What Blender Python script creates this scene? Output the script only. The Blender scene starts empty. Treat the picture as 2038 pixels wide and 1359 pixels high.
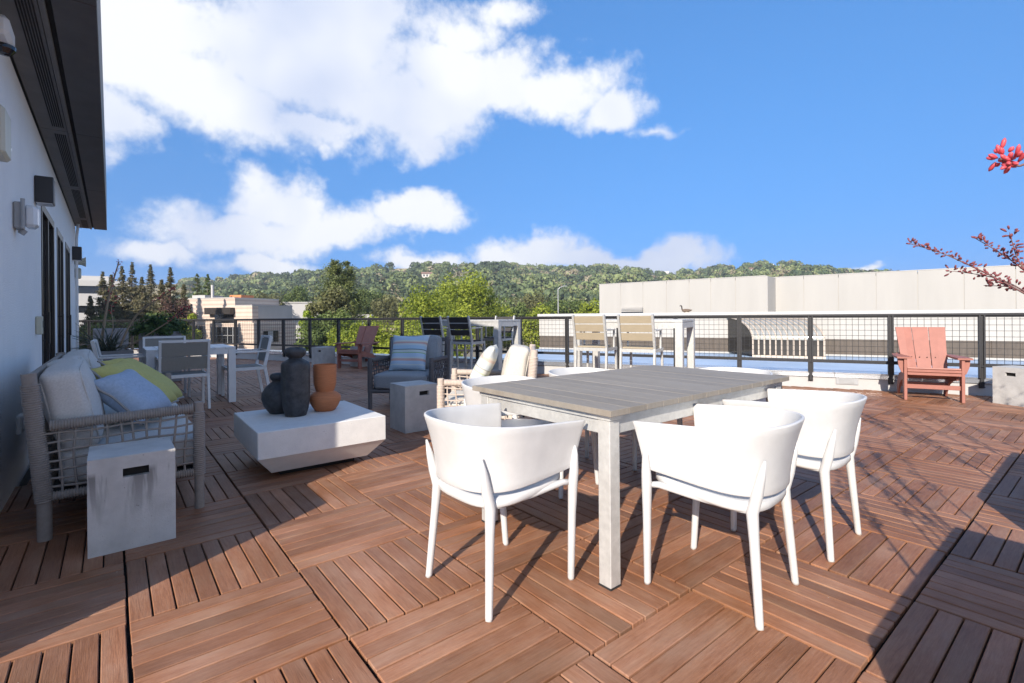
import bpy, bmesh, math, random
import numpy as np
from mathutils import Vector, Matrix, Euler

random.seed(7); rng = np.random.default_rng(11)
S = bpy.context.scene
COL = S.collection
rad = math.radians

# ------------------------------------------------------------------ camera
YAW = 0.68029; CAMH = 1.1253; FPX = 986.35
cam_d = bpy.data.cameras.new('camera'); cam = bpy.data.objects.new('camera', cam_d); COL.objects.link(cam)
cam_d.sensor_width = 36; cam_d.lens = 36 * FPX / 2038; cam_d.shift_y = -(679.5 - 629.33) / 2038
cam_d.clip_start = 0.05; cam_d.clip_end = 6000
cam.location = (0, 0, CAMH)
cam.rotation_euler = (Matrix.Rotation(-YAW, 3, 'Z') @ Matrix.Rotation(rad(90), 3, 'X') @ Matrix.Rotation(-0.00811, 3, 'Z')).to_euler()
S.camera = cam

# ------------------------------------------------------------------ light
EL = rad(27.5); AZ = Vector((.883, .469, 0)).normalized()
SUND = Vector((AZ.x * math.cos(EL), AZ.y * math.cos(EL), -math.sin(EL)))
sun_d = bpy.data.lights.new('sun', 'SUN'); sun = bpy.data.objects.new('sun', sun_d); COL.objects.link(sun)
sun_d.energy = 4.1; sun_d.angle = rad(0.53); sun_d.color = (1.0, .90, .78)
sun.rotation_euler = SUND.to_track_quat('-Z', 'Y').to_euler()
S.view_settings.view_transform = 'Standard'; S.view_settings.look = 'None'
S.view_settings.exposure = 0.95; S.view_settings.gamma = 1.0; S.view_settings.use_curve_mapping = False
S.cycles.max_bounces = 8; S.cycles.diffuse_bounces = 4; S.cycles.transparent_max_bounces = 8
W_ = None; S.cycles.use_adaptive_sampling = True; S.cycles.use_denoising = True

def cs(): return math.cos(YAW), math.sin(YAW)
def polar(px, d, z=0.0):          # bearing given by its picture column, distance along the view axis
    c, s = cs(); r = d * (px - 1019) / FPX
    return Vector((d * s + r * c, d * c - r * s, z))

W = bpy.data.worlds.new('World'); S.world = W; W.use_nodes = True
nt = W.node_tree; nt.nodes.clear()
W.cycles.sampling_method = 'MANUAL'; W.cycles.sample_map_resolution = 512
def N(tree, typ, **kw):
    n = tree.nodes.new(typ)
    for k, v in kw.items(): setattr(n, k, v)
    return n
def world_sky():
    L = nt.links.new
    out = N(nt, 'ShaderNodeOutputWorld'); bg = N(nt, 'ShaderNodeBackground'); bg.inputs[1].default_value = 1.0
    sky = N(nt, 'ShaderNodeTexSky', sky_type='NISHITA', sun_disc=False)
    sky.sun_elevation = EL; sky.sun_rotation = math.atan2(-AZ.x, -AZ.y)
    sky.air_density = 1.15; sky.dust_density = 0.15; sky.ozone_density = 3.0; sky.altitude = 60
    tint = N(nt, 'ShaderNodeMix', data_type='RGBA', blend_type='MULTIPLY'); tint.inputs[0].default_value = 1
    tint.inputs[7].default_value = (SKY * .51, SKY * .90, SKY * 1.20, 1)
    L(sky.outputs[0], tint.inputs[6])
    tc = N(nt, 'ShaderNodeTexCoord')
    # clear deep-blue air: the pale horizon band of the sky model lies below the hills
    sx = N(nt, 'ShaderNodeSeparateXYZ'); L(tc.outputs['Generated'], sx.inputs[0])
    zm = N(nt, 'ShaderNodeMath', operation='MULTIPLY_ADD'); L(sx.outputs[2], zm.inputs[0]); zm.inputs[1].default_value = .42; zm.inputs[2].default_value = .42
    cx = N(nt, 'ShaderNodeCombineXYZ'); L(sx.outputs[0], cx.inputs[0]); L(sx.outputs[1], cx.inputs[1]); L(zm.outputs[0], cx.inputs[2])
    nv = N(nt, 'ShaderNodeVectorMath', operation='NORMALIZE'); L(cx.outputs[0], nv.inputs[0]); L(nv.outputs[0], sky.inputs[0])
    # direction -> (azimuth tangent, elevation tangent) about the northward view
    c, s = cs()
    def dot(v):
        n = N(nt, 'ShaderNodeVectorMath', operation='DOT_PRODUCT'); L(tc.outputs['Generated'], n.inputs[0]); n.inputs[1].default_value = v; return n.outputs['Value']
    def M(op, a, b=None, clamp=False):
        n = N(nt, 'ShaderNodeMath', operation=op, use_clamp=clamp)
        for i, x in enumerate((a, b)):
            if x is None: continue
            if isinstance(x, (int, float)): n.inputs[i].default_value = x
            else: L(x, n.inputs[i])
        return n.outputs[0]
    r = dot((c, -s, 0)); f = dot((s, c, 0)); z = dot((0, 0, 1))
    az = M('ARCTAN2', r, f); el = M('ARCSINE', z)
    comb = N(nt, 'ShaderNodeCombineXYZ'); L(az, comb.inputs[0]); L(el, comb.inputs[1])
    # fractal distortion of the coordinates gives ragged cumulus edges
    n1 = N(nt, 'ShaderNodeTexNoise'); n1.inputs['Scale'].default_value = 5.0; n1.inputs['Detail'].default_value = 5; n1.inputs['Roughness'].default_value = .58
    L(tc.outputs['Generated'], n1.inputs['Vector'])
    sub = N(nt, 'ShaderNodeVectorMath', operation='SUBTRACT'); L(n1.outputs['Color'], sub.inputs[0]); sub.inputs[1].default_value = (.5, .5, .5)
    scl = N(nt, 'ShaderNodeVectorMath', operation='SCALE'); L(sub.outputs[0], scl.inputs[0]); scl.inputs['Scale'].default_value = .15
    add = N(nt, 'ShaderNodeVectorMath', operation='ADD'); L(comb.outputs[0], add.inputs[0]); L(scl.outputs[0], add.inputs[1])
    # cloud bodies: (column, row, half width, half height, weight) of the clouds in the sky that day
    blobs = [(330, 60, 300, 150, 1), (620, 130, 330, 130, 1), (400, 180, 300, 95, 1), (700, 40, 250, 100, 1), (790, 215, 190, 105, 1), (960, 155, 200, 75, 1),
             (1110, 178, 150, 60, 1), (1225, 215, 70, 45, 1), (215, 240, 120, 80, 1), (850, 285, 50, 50, .8), (905, 60, 110, 60, .75), (640, 255, 150, 45, .9),
             (560, 385, 95, 55, 1), (490, 448, 170, 50, 1), (640, 445, 170, 50, 1), (820, 430, 120, 32, 1), (340, 480, 100, 30, .9), (520, 510, 120, 28, .8),
             (1060, 515, 130, 45, 1), (1190, 525, 180, 30, 1), (1320, 518, 100, 36, 1), (840, 522, 85, 22, .9), (960, 530, 60, 20, .8),
             (1310, 260, 60, 20, .60), (1010, 20, 120, 40, .66), (1700, 536, 50, 10, .7),
             ]
    fill_clouds = [(-1.75, .42, .50, .28), (-2.75, .50, .40, .26), (2.75, .34, .40, .24), (1.95, .50, .46, .28), (-1.5, .98, .6, .22), (2.3, 1.0, .5, .22), (1.75, .14, .36, .13)]
    acc = None
    for (px, py, w, h, k) in blobs:
        a = (px - 1019) / FPX; A = math.atan(a) if abs(a) < 2.6 else a / 2.0
        e = math.atan((629 - py) / FPX / math.sqrt(1 + min(a * a, 6)))
        fx = 1 / (w / FPX / (1 + min(a * a, 2.0))); fy = 1 / (h / FPX / math.sqrt(1 + min(a * a, 2.0)) / (1 + math.tan(e) ** 2))
        d = N(nt, 'ShaderNodeVectorMath', operation='SUBTRACT'); L(add.outputs[0], d.inputs[0]); d.inputs[1].default_value = (A, e, 0)
        m = N(nt, 'ShaderNodeVectorMath', operation='MULTIPLY'); L(d.outputs[0], m.inputs[0]); m.inputs[1].default_value = (fx, fy, 0)
        l = N(nt, 'ShaderNodeVectorMath', operation='LENGTH'); L(m.outputs[0], l.inputs[0])
        v = M('SUBTRACT', k * 1.0, M('MULTIPLY', l.outputs['Value'], k * .62))
        acc = v if acc is None else M('MAXIMUM', acc, v)
    for (A, e, wa, we) in fill_clouds:                       # clouds added out of view to brighten and neutralise the shade
        d = N(nt, 'ShaderNodeVectorMath', operation='SUBTRACT'); L(add.outputs[0], d.inputs[0]); d.inputs[1].default_value = (A, e, 0)
        m = N(nt, 'ShaderNodeVectorMath', operation='MULTIPLY'); L(d.outputs[0], m.inputs[0]); m.inputs[1].default_value = (1 / wa, 1 / we, 0)
        l = N(nt, 'ShaderNodeVectorMath', operation='LENGTH'); L(m.outputs[0], l.inputs[0])
        acc = M('MAXIMUM', acc, M('SUBTRACT', 1.0, M('MULTIPLY', l.outputs['Value'], .62)))
    n2 = N(nt, 'ShaderNodeTexNoise'); n2.inputs['Scale'].default_value = 7.0; n2.inputs['Detail'].default_value = 7; n2.inputs['Roughness'].default_value = .66
    L(tc.outputs['Generated'], n2.inputs['Vector'])
    dens = M('ADD', acc, M('MULTIPLY', M('SUBTRACT', n2.outputs['Fac'], .5), .95))
    n4 = N(nt, 'ShaderNodeTexNoise'); n4.inputs['Scale'].default_value = 22.0; n4.inputs['Detail'].default_value = 5; n4.inputs['Roughness'].default_value = .6; L(tc.outputs['Generated'], n4.inputs['Vector'])
    dens = M('ADD', dens, M('MULTIPLY', M('SUBTRACT', n4.outputs['Fac'], .5), .55))
    mask = N(nt, 'ShaderNodeMapRange', interpolation_type='SMOOTHSTEP'); L(dens, mask.inputs[0])
    mask.inputs[1].default_value = .22; mask.inputs[2].default_value = .66
    # inner shading of the cloud: thin and thick parts
    n3 = N(nt, 'ShaderNodeTexNoise'); n3.inputs['Scale'].default_value = 3.4; n3.inputs['Detail'].default_value = 3; n3.inputs['Roughness'].default_value = .5
    L(tc.outputs['Generated'], n3.inputs['Vector'])
    cr = N(nt, 'ShaderNodeValToRGB'); L(n3.outputs['Fac'], cr.inputs[0])
    cr.color_ramp.elements[0].position = .36; cr.color_ramp.elements[0].color = (.375, .415, .515, 1)
    cr.color_ramp.elements[1].position = .58; cr.color_ramp.elements[1].color = (.545, .555, .575, 1)
    fin = N(nt, 'ShaderNodeMix', data_type='RGBA'); L(M('MULTIPLY', mask.outputs[0], .97), fin.inputs[0]); L(tint.outputs[2], fin.inputs[6]); L(cr.outputs[0], fin.inputs[7])
    L(fin.outputs[2], bg.inputs[0]); L(bg.outputs[0], out.inputs[0])
SKY = 0.108
world_sky()

# ------------------------------------------------------------------ materials
def mat(name, col, rough=.6, metal=0.0, var=0.0, scale=6.0, bump=0.0, bscale=60.0, stretch=None, col2=None, spec=.5, coord='Object', detail=5):
    m = bpy.data.materials.new(name); m.use_nodes = True; t = m.node_tree; L = t.links.new
    b = t.nodes['Principled BSDF']; b.inputs['Roughness'].default_value = rough; b.inputs['Metallic'].default_value = metal
    b.inputs['Specular IOR Level'].default_value = spec
    b.inputs['Base Color'].default_value = (*col, 1)
    if var or bump:
        tc = N(t, 'ShaderNodeTexCoord'); vec = tc.outputs['Object' if coord == 'World' else coord]
        if coord == 'World':
            vec = N(t, 'ShaderNodeNewGeometry').outputs['Position']
        if stretch:
            mp = N(t, 'ShaderNodeMapping'); mp.inputs['Scale'].default_value = stretch; L(vec, mp.inputs[0]); vec = mp.outputs[0]
        if var:
            n = N(t, 'ShaderNodeTexNoise'); n.inputs['Scale'].default_value = scale; n.inputs['Detail'].default_value = detail; n.inputs['Roughness'].default_value = .6
            L(vec, n.inputs['Vector'])
            r = N(t, 'ShaderNodeValToRGB'); L(n.outputs['Fac'], r.inputs[0])
            c2 = col2 or tuple(x * (1 - var) for x in col)
            r.color_ramp.elements[0].position = .32; r.color_ramp.elements[0].color = (*c2, 1)
            r.color_ramp.elements[1].position = .68; r.color_ramp.elements[1].color = (*[min(.95, x * (1 + (0 if col2 else var * .5))) for x in col], 1)
            L(r.outputs[0], b.inputs['Base Color'])
        if bump:
            n = N(t, 'ShaderNodeTexNoise'); n.inputs['Scale'].default_value = bscale; n.inputs['Detail'].default_value = 4
            L(vec, n.inputs['Vector'])
            bp = N(t, 'ShaderNodeBump'); bp.inputs['Strength'].default_value = bump; bp.inputs['Distance'].default_value = .01
            L(n.outputs['Fac'], bp.inputs['Height']); L(bp.outputs[0], b.inputs['Normal'])
    return m

def wood_uv(name, cols, rough, tone_r=(.68, 1.24), world=False):
    """boards: grain runs along u of the uv map, tone differs from board to board"""
    m = bpy.data.materials.new(name); m.use_nodes = True; t = m.node_tree; L = t.links.new
    b = t.nodes['Principled BSDF']; b.inputs['Roughness'].default_value = rough; b.inputs['Specular IOR Level'].default_value = .35
    uv = N(t, 'ShaderNodeUVMap'); oi = N(t, 'ShaderNodeObjectInfo')
    mul = N(t, 'ShaderNodeMath', operation='MULTIPLY'); L(oi.outputs['Random'], mul.inputs[0]); mul.inputs[1].default_value = 37.0
    cx = N(t, 'ShaderNodeCombineXYZ'); L(mul.outputs[0], cx.inputs[0]); L(mul.outputs[0], cx.inputs[1])
    ad = N(t, 'ShaderNodeVectorMath', operation='ADD'); L(uv.outputs[0], ad.inputs[0]); L(cx.outputs[0], ad.inputs[1])
    def nz(sc, det, rg=.6):
        mp = N(t, 'ShaderNodeMapping'); mp.inputs['Scale'].default_value = sc; L(ad.outputs[0], mp.inputs[0])
        n = N(t, 'ShaderNodeTexNoise'); n.inputs['Scale'].default_value = 1; n.inputs['Detail'].default_value = det; n.inputs['Roughness'].default_value = rg; L(mp.outputs[0], n.inputs['Vector']); return n.outputs['Fac']
    grain = nz((9, 95, 1), 7, .75); blot = nz((2.2, 9, 1), 4); tone = nz((.9, 1.1, 1), 1); scr = nz((14, 260, 1), 2)
    r = N(t, 'ShaderNodeValToRGB'); L(grain, r.inputs[0])
    e = r.color_ramp.elements; e[0].position = .28; e[0].color = (*cols[0], 1); e[1].position = .74; e[1].color = (*cols[2], 1)
    k = r.color_ramp.elements.new(.5); k.color = (*cols[1], 1)
    # weathering in grey patches
    mx = N(t, 'ShaderNodeMix', data_type='RGBA'); mr = N(t, 'ShaderNodeMapRange'); L(blot, mr.inputs[0]); mr.inputs[1].default_value = .45; mr.inputs[2].default_value = .75; mr.inputs[3].default_value = 0; mr.inputs[4].default_value = .6
    L(mr.outputs[0], mx.inputs[0]); L(r.outputs[0], mx.inputs[6]); mx.inputs[7].default_value = (*cols[3], 1)
    hs = N(t, 'ShaderNodeHueSaturation'); L(mx.outputs[2], hs.inputs['Color'])
    vr = N(t, 'ShaderNodeMapRange'); L(tone, vr.inputs[0]); vr.inputs[1].default_value = .3; vr.inputs[2].default_value = .7; vr.inputs[3].default_value = tone_r[0]; vr.inputs[4].default_value = tone_r[1]
    val = vr.outputs[0]
    if world:                                   # fading and foot wear that runs across boards
        gp = N(t, 'ShaderNodeNewGeometry'); wn = N(t, 'ShaderNodeTexNoise'); wn.inputs['Scale'].default_value = 1.5; wn.inputs['Detail'].default_value = 6; wn.inputs['Roughness'].default_value = .65; L(gp.outputs['Position'], wn.inputs['Vector'])
        wr = N(t, 'ShaderNodeMapRange'); L(wn.outputs['Fac'], wr.inputs[0]); wr.inputs[1].default_value = .3; wr.inputs[2].default_value = .7; wr.inputs[3].default_value = .80; wr.inputs[4].default_value = 1.16
        mm = N(t, 'ShaderNodeMath', operation='MULTIPLY'); L(val, mm.inputs[0]); L(wr.outputs[0], mm.inputs[1]); val = mm.outputs[0]
        sr = N(t, 'ShaderNodeMapRange'); L(wn.outputs['Fac'], sr.inputs[0]); sr.inputs[1].default_value = .35; sr.inputs[2].default_value = .7; sr.inputs[3].default_value = 1.08; sr.inputs[4].default_value = .86; L(sr.outputs[0], hs.inputs['Saturation'])
        # pale chips and droppings
        cn = N(t, 'ShaderNodeTexNoise'); cn.inputs['Scale'].default_value = 46; cn.inputs['Detail'].default_value = 2; L(gp.outputs['Position'], cn.inputs['Vector'])
        ck = N(t, 'ShaderNodeMapRange'); L(cn.outputs['Fac'], ck.inputs[0]); ck.inputs[1].default_value = .775; ck.inputs[2].default_value = .80
        cmx = N(t, 'ShaderNodeMix', data_type='RGBA'); L(ck.outputs[0], cmx.inputs[0]); L(hs.outputs[0], cmx.inputs[6]); cmx.inputs[7].default_value = (.55, .50, .44, 1); L(cmx.outputs[2], b.inputs['Base Color'])
    else: L(hs.outputs[0], b.inputs['Base Color'])
    L(val, hs.inputs['Value'])
    bp = N(t, 'ShaderNodeBump'); bp.inputs['Strength'].default_value = .35; bp.inputs['Distance'].default_value = .004; L(scr, bp.inputs['Height']); L(bp.outputs[0], b.inputs['Normal'])
    return m

def leaf_mat(name, dark, light, trans=.25, mids=()):
    m = bpy.data.materials.new(name); m.use_nodes = True; t = m.node_tree; L = t.links.new
    b = t.nodes['Principled BSDF']; b.inputs['Roughness'].default_value = .55; b.inputs['Specular IOR Level'].default_value = .25
    a = N(t, 'ShaderNodeAttribute', attribute_name='tint')
    r = N(t, 'ShaderNodeValToRGB'); L(a.outputs['Fac'], r.inputs[0])
    r.color_ramp.elements[0].color = (*dark, 1); r.color_ramp.elements[1].color = (*light, 1)
    for p_, c_ in mids: r.color_ramp.elements.new(p_).color = (*c_, 1)
    L(r.outputs[0], b.inputs['Base Color'])
    tr = N(t, 'ShaderNodeBsdfTranslucent'); L(r.outputs[0], tr.inputs[0])
    mx = N(t, 'ShaderNodeMixShader'); mx.inputs[0].default_value = trans
    L(b.outputs[0], mx.inputs[1]); L(tr.outputs[0], mx.inputs[2]); L(mx.outputs[0], t.nodes['Material Output'].inputs[0])
    return m

M = {}
M['slat'] = wood_uv('ipe_boards', [(.185, .077, .038), (.270, .120, .062), (.345, .170, .094), (.33, .205, .135)], .55, world=True)
M['table_wood'] = wood_uv('weathered_composite', [(.195, .17, .14), (.25, .222, .185), (.30, .272, .23), (.265, .245, .22)], .6, tone_r=(.90, 1.08))
M['deck_base'] = mat('black_plastic', (.012, .012, .012), .8)
M['white_plastic'] = mat('white_plastic', (.56, .56, .555), .42, var=.07, scale=9, bump=.03, bscale=90, coord='World')
M['alu'] = mat('brushed_aluminium', (.55, .55, .53), .42, metal=.35, var=.14, scale=30, bump=.05, bscale=150, coord='World')
M['alu_white'] = mat('white_coated_aluminium', (.72, .73, .74), .45, var=.06, scale=12, coord='World')
M['black_foot'] = mat('black_rubber', (.02, .02, .02), .7)
M['concrete'] = mat('cast_concrete', (.46, .455, .44), .85, var=.16, scale=9, bump=.25, bscale=140)
M['white_concrete'] = mat('white_cast_stone', (.66, .65, .63), .8, var=.07, scale=14, bump=.2, bscale=160)
M['rope'] = mat('taupe_rope', (.27, .24, .215), .85, var=.12, scale=40, bump=.3, bscale=300)
M['rope_dark'] = mat('charcoal_rope', (.115, .11, .115), .8, var=.12, scale=40, bump=.3, bscale=300)
M['rope_sunlit'] = mat('sunlit_taupe_rope', (.50, .42, .36), .85, var=.1, scale=40, bump=.3, bscale=300)  # taupe rope with the brightness of direct sun painted into its colour
M['cushion'] = mat('grey_woven_fabric', (.56, .55, .53), .95, var=.14, scale=120, bump=.35, bscale=420)
M['cushion_cool'] = mat('slate_woven_fabric', (.27, .29, .31), .95, var=.14, scale=120, bump=.35, bscale=420)
M['cream_cloth'] = mat('cream_fabric', (.58, .545, .48), .95, var=.1, scale=90, bump=.3, bscale=380)
M['yellow_cloth'] = mat('yellow_fabric', (.50, .46, .155), .95, var=.1, scale=60, bump=.3, bscale=380)
M['blue_cloth'] = mat('blue_fabric', (.34, .43, .56), .95, var=.13, scale=60, bump=.3, bscale=380)
M['piping'] = mat('grey_piping', (.30, .29, .28), .9)
M['black_vase'] = mat('black_ceramic', (.022, .023, .026), .55, var=.75, scale=24, col2=(.055, .058, .063), bump=.2, bscale=60)
M['terracotta'] = mat('terracotta', (.46, .165, .065), .75, var=.16, scale=12, bump=.25, bscale=40, stretch=(1, 1, 9))
M['coral'] = mat('coral_lumber', (.31, .122, .09), .55, var=.1, scale=10, bump=.08, bscale=120)
M['black_metal'] = mat('black_powder_coat', (.022, .022, .024), .42, var=.2, scale=18)
M['wire'] = mat('black_wire', (.03, .03, .03), .5)
M['tan_slat'] = mat('tan_composite', (.34, .285, .20), .6, var=.1, scale=10, stretch=(1, 14, 14), coord='Object')
M['dark_slat'] = mat('charcoal_composite', (.035, .033, .034), .55, var=.2, scale=10)
M['sling'] = mat('taupe_sling', (.27, .265, .245), .85, var=.08, scale=80, bump=.2, bscale=500)
M['stucco'] = mat('white_stucco', (.84, .835, .82), .92, var=.04, scale=3, bump=.6, bscale=130, coord='World')
M['parapet'] = mat('white_parapet_paint', (.43, .428, .422), .8, var=.06, scale=3, bump=.2, bscale=70, coord='World')
M['coping'] = mat('galvanised_coping', (.60, .63, .67), .22, metal=.75, var=.12, scale=3, coord='World')
M['soffit'] = mat('dark_metal_panel', (.085, .083, .083), .5, var=.16, scale=5, bump=.1, bscale=220, coord='World')
M['soffit_light'] = mat('bronze_metal_panel', (.15, .145, .14), .5, var=.14, scale=5, bump=.1, bscale=220, coord='World')
M['groove'] = mat('joint_black', (.01, .01, .01), .9)
M['dark_glass'] = mat('dark_glass', (.012, .014, .018), .06, spec=.6)
M['frame_dark'] = mat('bronze_frame', (.03, .025, .022), .4)
M['white_trim'] = mat('white_trim', (.72, .72, .71), .55)
M['fixture_dark'] = mat('dark_bronze_fixture', (.035, .033, .034), .45)
M['fixture_grey'] = mat('grey_fixture', (.33, .34, .35), .5)
M['lens'] = mat('frosted_lens', (.70, .72, .74), .25)
M['beige_plastic'] = mat('beige_plastic', (.52, .50, .40), .45)
M['tiltup'] = mat('cream_tiltup_wall', (.40, .39, .37), .85, var=.06, scale=.6, stretch=(1, 1, .15), bump=.1, bscale=6, coord='World')
M['tiltup2'] = mat('cream_band_wall', (.40, .385, .355), .85, var=.05, scale=.8, bump=.1, bscale=8, coord='World')
M['joint'] = mat('panel_joint', (.42, .40, .36), .9)
M['brown_panel'] = mat('brown_screen_panel', (.085, .066, .05), .6, var=.25, scale=2, stretch=(4, 4, .6), coord='World')
M['roof_membrane'] = mat('sky_tinted_roof_membrane', (.34, .45, .60), .55, var=.12, scale=.5, coord='World')  # blue of the reflected sky painted into the roof colour
M['rib'] = mat('beige_rib', (.50, .42, .34), .5)
M['skylight'] = mat('skylight_glass', (.42, .41, .36), .06, spec=.8, metal=.35)
M['skylight_dark'] = mat('tinted_glass', (.03, .028, .026), .08, spec=.25)
M['galv'] = mat('galvanised_steel', (.45, .46, .47), .45, metal=.5)
M['office_white'] = mat('white_office_band', (.43, .42, .405), .8)
M['roof_tile'] = mat('brown_roof', (.25, .15, .11), .9)
M['house'] = mat('pale_house_wall', (.72, .68, .62), .9)
M['orange_box'] = mat('rust_box', (.55, .20, .08), .8)
M['soil'] = mat('soil', (.05, .035, .025), .95, var=.3, scale=20)
M['planter'] = mat('grey_planter', (.24, .25, .27), .75, var=.12, scale=6, bump=.15, bscale=80)
M['bark'] = mat('bark', (.13, .09, .065), .95, var=.35, scale=5, bump=.5, bscale=20)
M['stalk'] = mat('pale_stalk', (.40, .31, .22), .7)
M['stalk_red'] = mat('red_brown_stalk', (.17, .085, .075), .6)
M['bud'] = mat('coral_red_bud', (.62, .075, .095), .5, var=.35, scale=30, coord='World')
M['bud_dark'] = mat('dusky_bud', (.22, .055, .06), .6, var=.4, scale=30, coord='World')
M['blade'] = mat('grey_green_blade', (.075, .10, .075), .55, var=.2, scale=8)
M['goose_brown'] = mat('goose_brown', (.14, .10, .07), .8, var=.3, scale=30)
M['goose_black'] = mat('goose_black', (.015, .013, .012), .7)
M['goose_pale'] = mat('goose_pale', (.5, .45, .38), .8)

def stripe_mat(pale=False):
    m = bpy.data.materials.new('striped_cushion_cloth'); m.use_nodes = True; t = m.node_tree; L = t.links.new
    b = t.nodes['Principled BSDF']; b.inputs['Roughness'].default_value = .95
    tc = N(t, 'ShaderNodeTexCoord'); sp = N(t, 'ShaderNodeSeparateXYZ'); L(tc.outputs['Generated'], sp.inputs[0])
    r = N(t, 'ShaderNodeValToRGB'); L(sp.outputs['Y'], r.inputs[0]); r.color_ramp.interpolation = 'CONSTANT'
    st = [(0, (.09, .15, .15)), (.03, (.42, .53, .62)), (.14, (.55, .60, .60)), (.17, (.40, .52, .64)), (.25, (.55, .36, .31)), (.31, (.50, .56, .56)), (.35, (.40, .52, .64)), (.45, (.28, .42, .22)), (.475, (.50, .56, .54)), (.54, (.06, .11, .13)), (.56, (.36, .50, .62)), (.66, (.50, .56, .58)), (.71, (.52, .35, .31)), (.76, (.56, .58, .52)), (.80, (.40, .52, .64)), (.93, (.55, .60, .58))]
    if pale: st = [(p, tuple(.5 * a + .5 * b_ for a, b_ in zip(c, (.62, .56, .46)))) for p, c in st]  # direct sun painted in: the same stripes washed towards warm cream
    e = r.color_ramp.elements
    e[0].position = 0; e[0].color = (*st[0][1], 1); e[1].position = st[1][0]; e[1].color = (*st[1][1], 1)
    for p, c in st[2:]:
        k = e.new(p); k.color = (*c, 1)
    L(r.outputs[0], b.inputs['Base Color'])
    n = N(t, 'ShaderNodeTexNoise'); n.inputs['Scale'].default_value = 160; L(tc.outputs['Object'], n.inputs['Vector'])
    bp = N(t, 'ShaderNodeBump'); bp.inputs['Strength'].default_value = .3; bp.inputs['Distance'].default_value = .003; L(n.outputs['Fac'], bp.inputs['Height']); L(bp.outputs[0], b.inputs['Normal'])
    return m
M['stripes'] = stripe_mat(); M['stripes_sunlit'] = stripe_mat(True)

def stain_mat():
    m = mat('water_stained_concrete', (.50, .49, .47), .85, var=.15, scale=9, bump=.25, bscale=140); t = m.node_tree; L = t.links.new
    b = t.nodes['Principled BSDF']; src = b.inputs['Base Color'].links[0].from_socket
    tc = N(t, 'ShaderNodeTexCoord'); mp = N(t, 'ShaderNodeMapping'); mp.inputs['Scale'].default_value = (22, 22, 2.6); L(tc.outputs['Object'], mp.inputs[0])
    n = N(t, 'ShaderNodeTexNoise'); n.inputs['Scale'].default_value = 1; n.inputs['Detail'].default_value = 3; L(mp.outputs[0], n.inputs['Vector'])
    sp = N(t, 'ShaderNodeSeparateXYZ'); L(tc.outputs['Object'], sp.inputs[0])
    up = N(t, 'ShaderNodeMapRange'); L(sp.outputs['Z'], up.inputs[0]); up.inputs[1].default_value = .12; up.inputs[2].default_value = .36
    dn = N(t, 'ShaderNodeMapRange'); L(sp.outputs['Z'], dn.inputs[0]); dn.inputs[1].default_value = .40; dn.inputs[2].default_value = .375
    mm = N(t, 'ShaderNodeMath', operation='MULTIPLY'); L(up.outputs[0], mm.inputs[0]); L(dn.outputs[0], mm.inputs[1])
    th = N(t, 'ShaderNodeMapRange'); L(n.outputs['Fac'], th.inputs[0]); th.inputs[1].default_value = .50; th.inputs[2].default_value = .60
    f = N(t, 'ShaderNodeMath', operation='MULTIPLY'); L(mm.outputs[0], f.inputs[0]); L(th.outputs[0], f.inputs[1])
    f2 = N(t, 'ShaderNodeMath', operation='MULTIPLY'); L(f.outputs[0], f2.inputs[0]); f2.inputs[1].default_value = .95
    mx = N(t, 'ShaderNodeMix', data_type='RGBA'); L(f2.outputs[0], mx.inputs[0]); L(src, mx.inputs[6]); mx.inputs[7].default_value = (.20, .195, .185, 1)
    L(mx.outputs[2], b.inputs['Base Color'])
    return m
M['stained'] = stain_mat()
def pinholes(m, dark):
    t = m.node_tree; L = t.links.new; b = t.nodes['Principled BSDF']; src = b.inputs['Base Color'].links[0].from_socket
    tc = N(t, 'ShaderNodeTexCoord'); v = N(t, 'ShaderNodeTexVoronoi'); v.inputs['Scale'].default_value = 55; L(tc.outputs['Object'], v.inputs['Vector'])
    n = N(t, 'ShaderNodeTexNoise'); n.inputs['Scale'].default_value = 14; L(tc.outputs['Object'], n.inputs['Vector'])
    mr = N(t, 'ShaderNodeMapRange'); L(n.outputs['Fac'], mr.inputs[0]); mr.inputs[1].default_value = .5; mr.inputs[2].default_value = .75; mr.inputs[3].default_value = 0; mr.inputs[4].default_value = .20
    lt = N(t, 'ShaderNodeMath', operation='LESS_THAN'); L(v.outputs['Distance'], lt.inputs[0]); L(mr.outputs[0], lt.inputs[1])
    mx = N(t, 'ShaderNodeMix', data_type='RGBA'); L(lt.outputs[0], mx.inputs[0]); L(src, mx.inputs[6]); mx.inputs[7].default_value = (*dark, 1); L(mx.outputs[2], b.inputs['Base Color'])
for k_ in ('stained', 'concrete'): pinholes(M[k_], (.20, .19, .18))
pinholes(M['white_concrete'], (.42, .40, .38))

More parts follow.
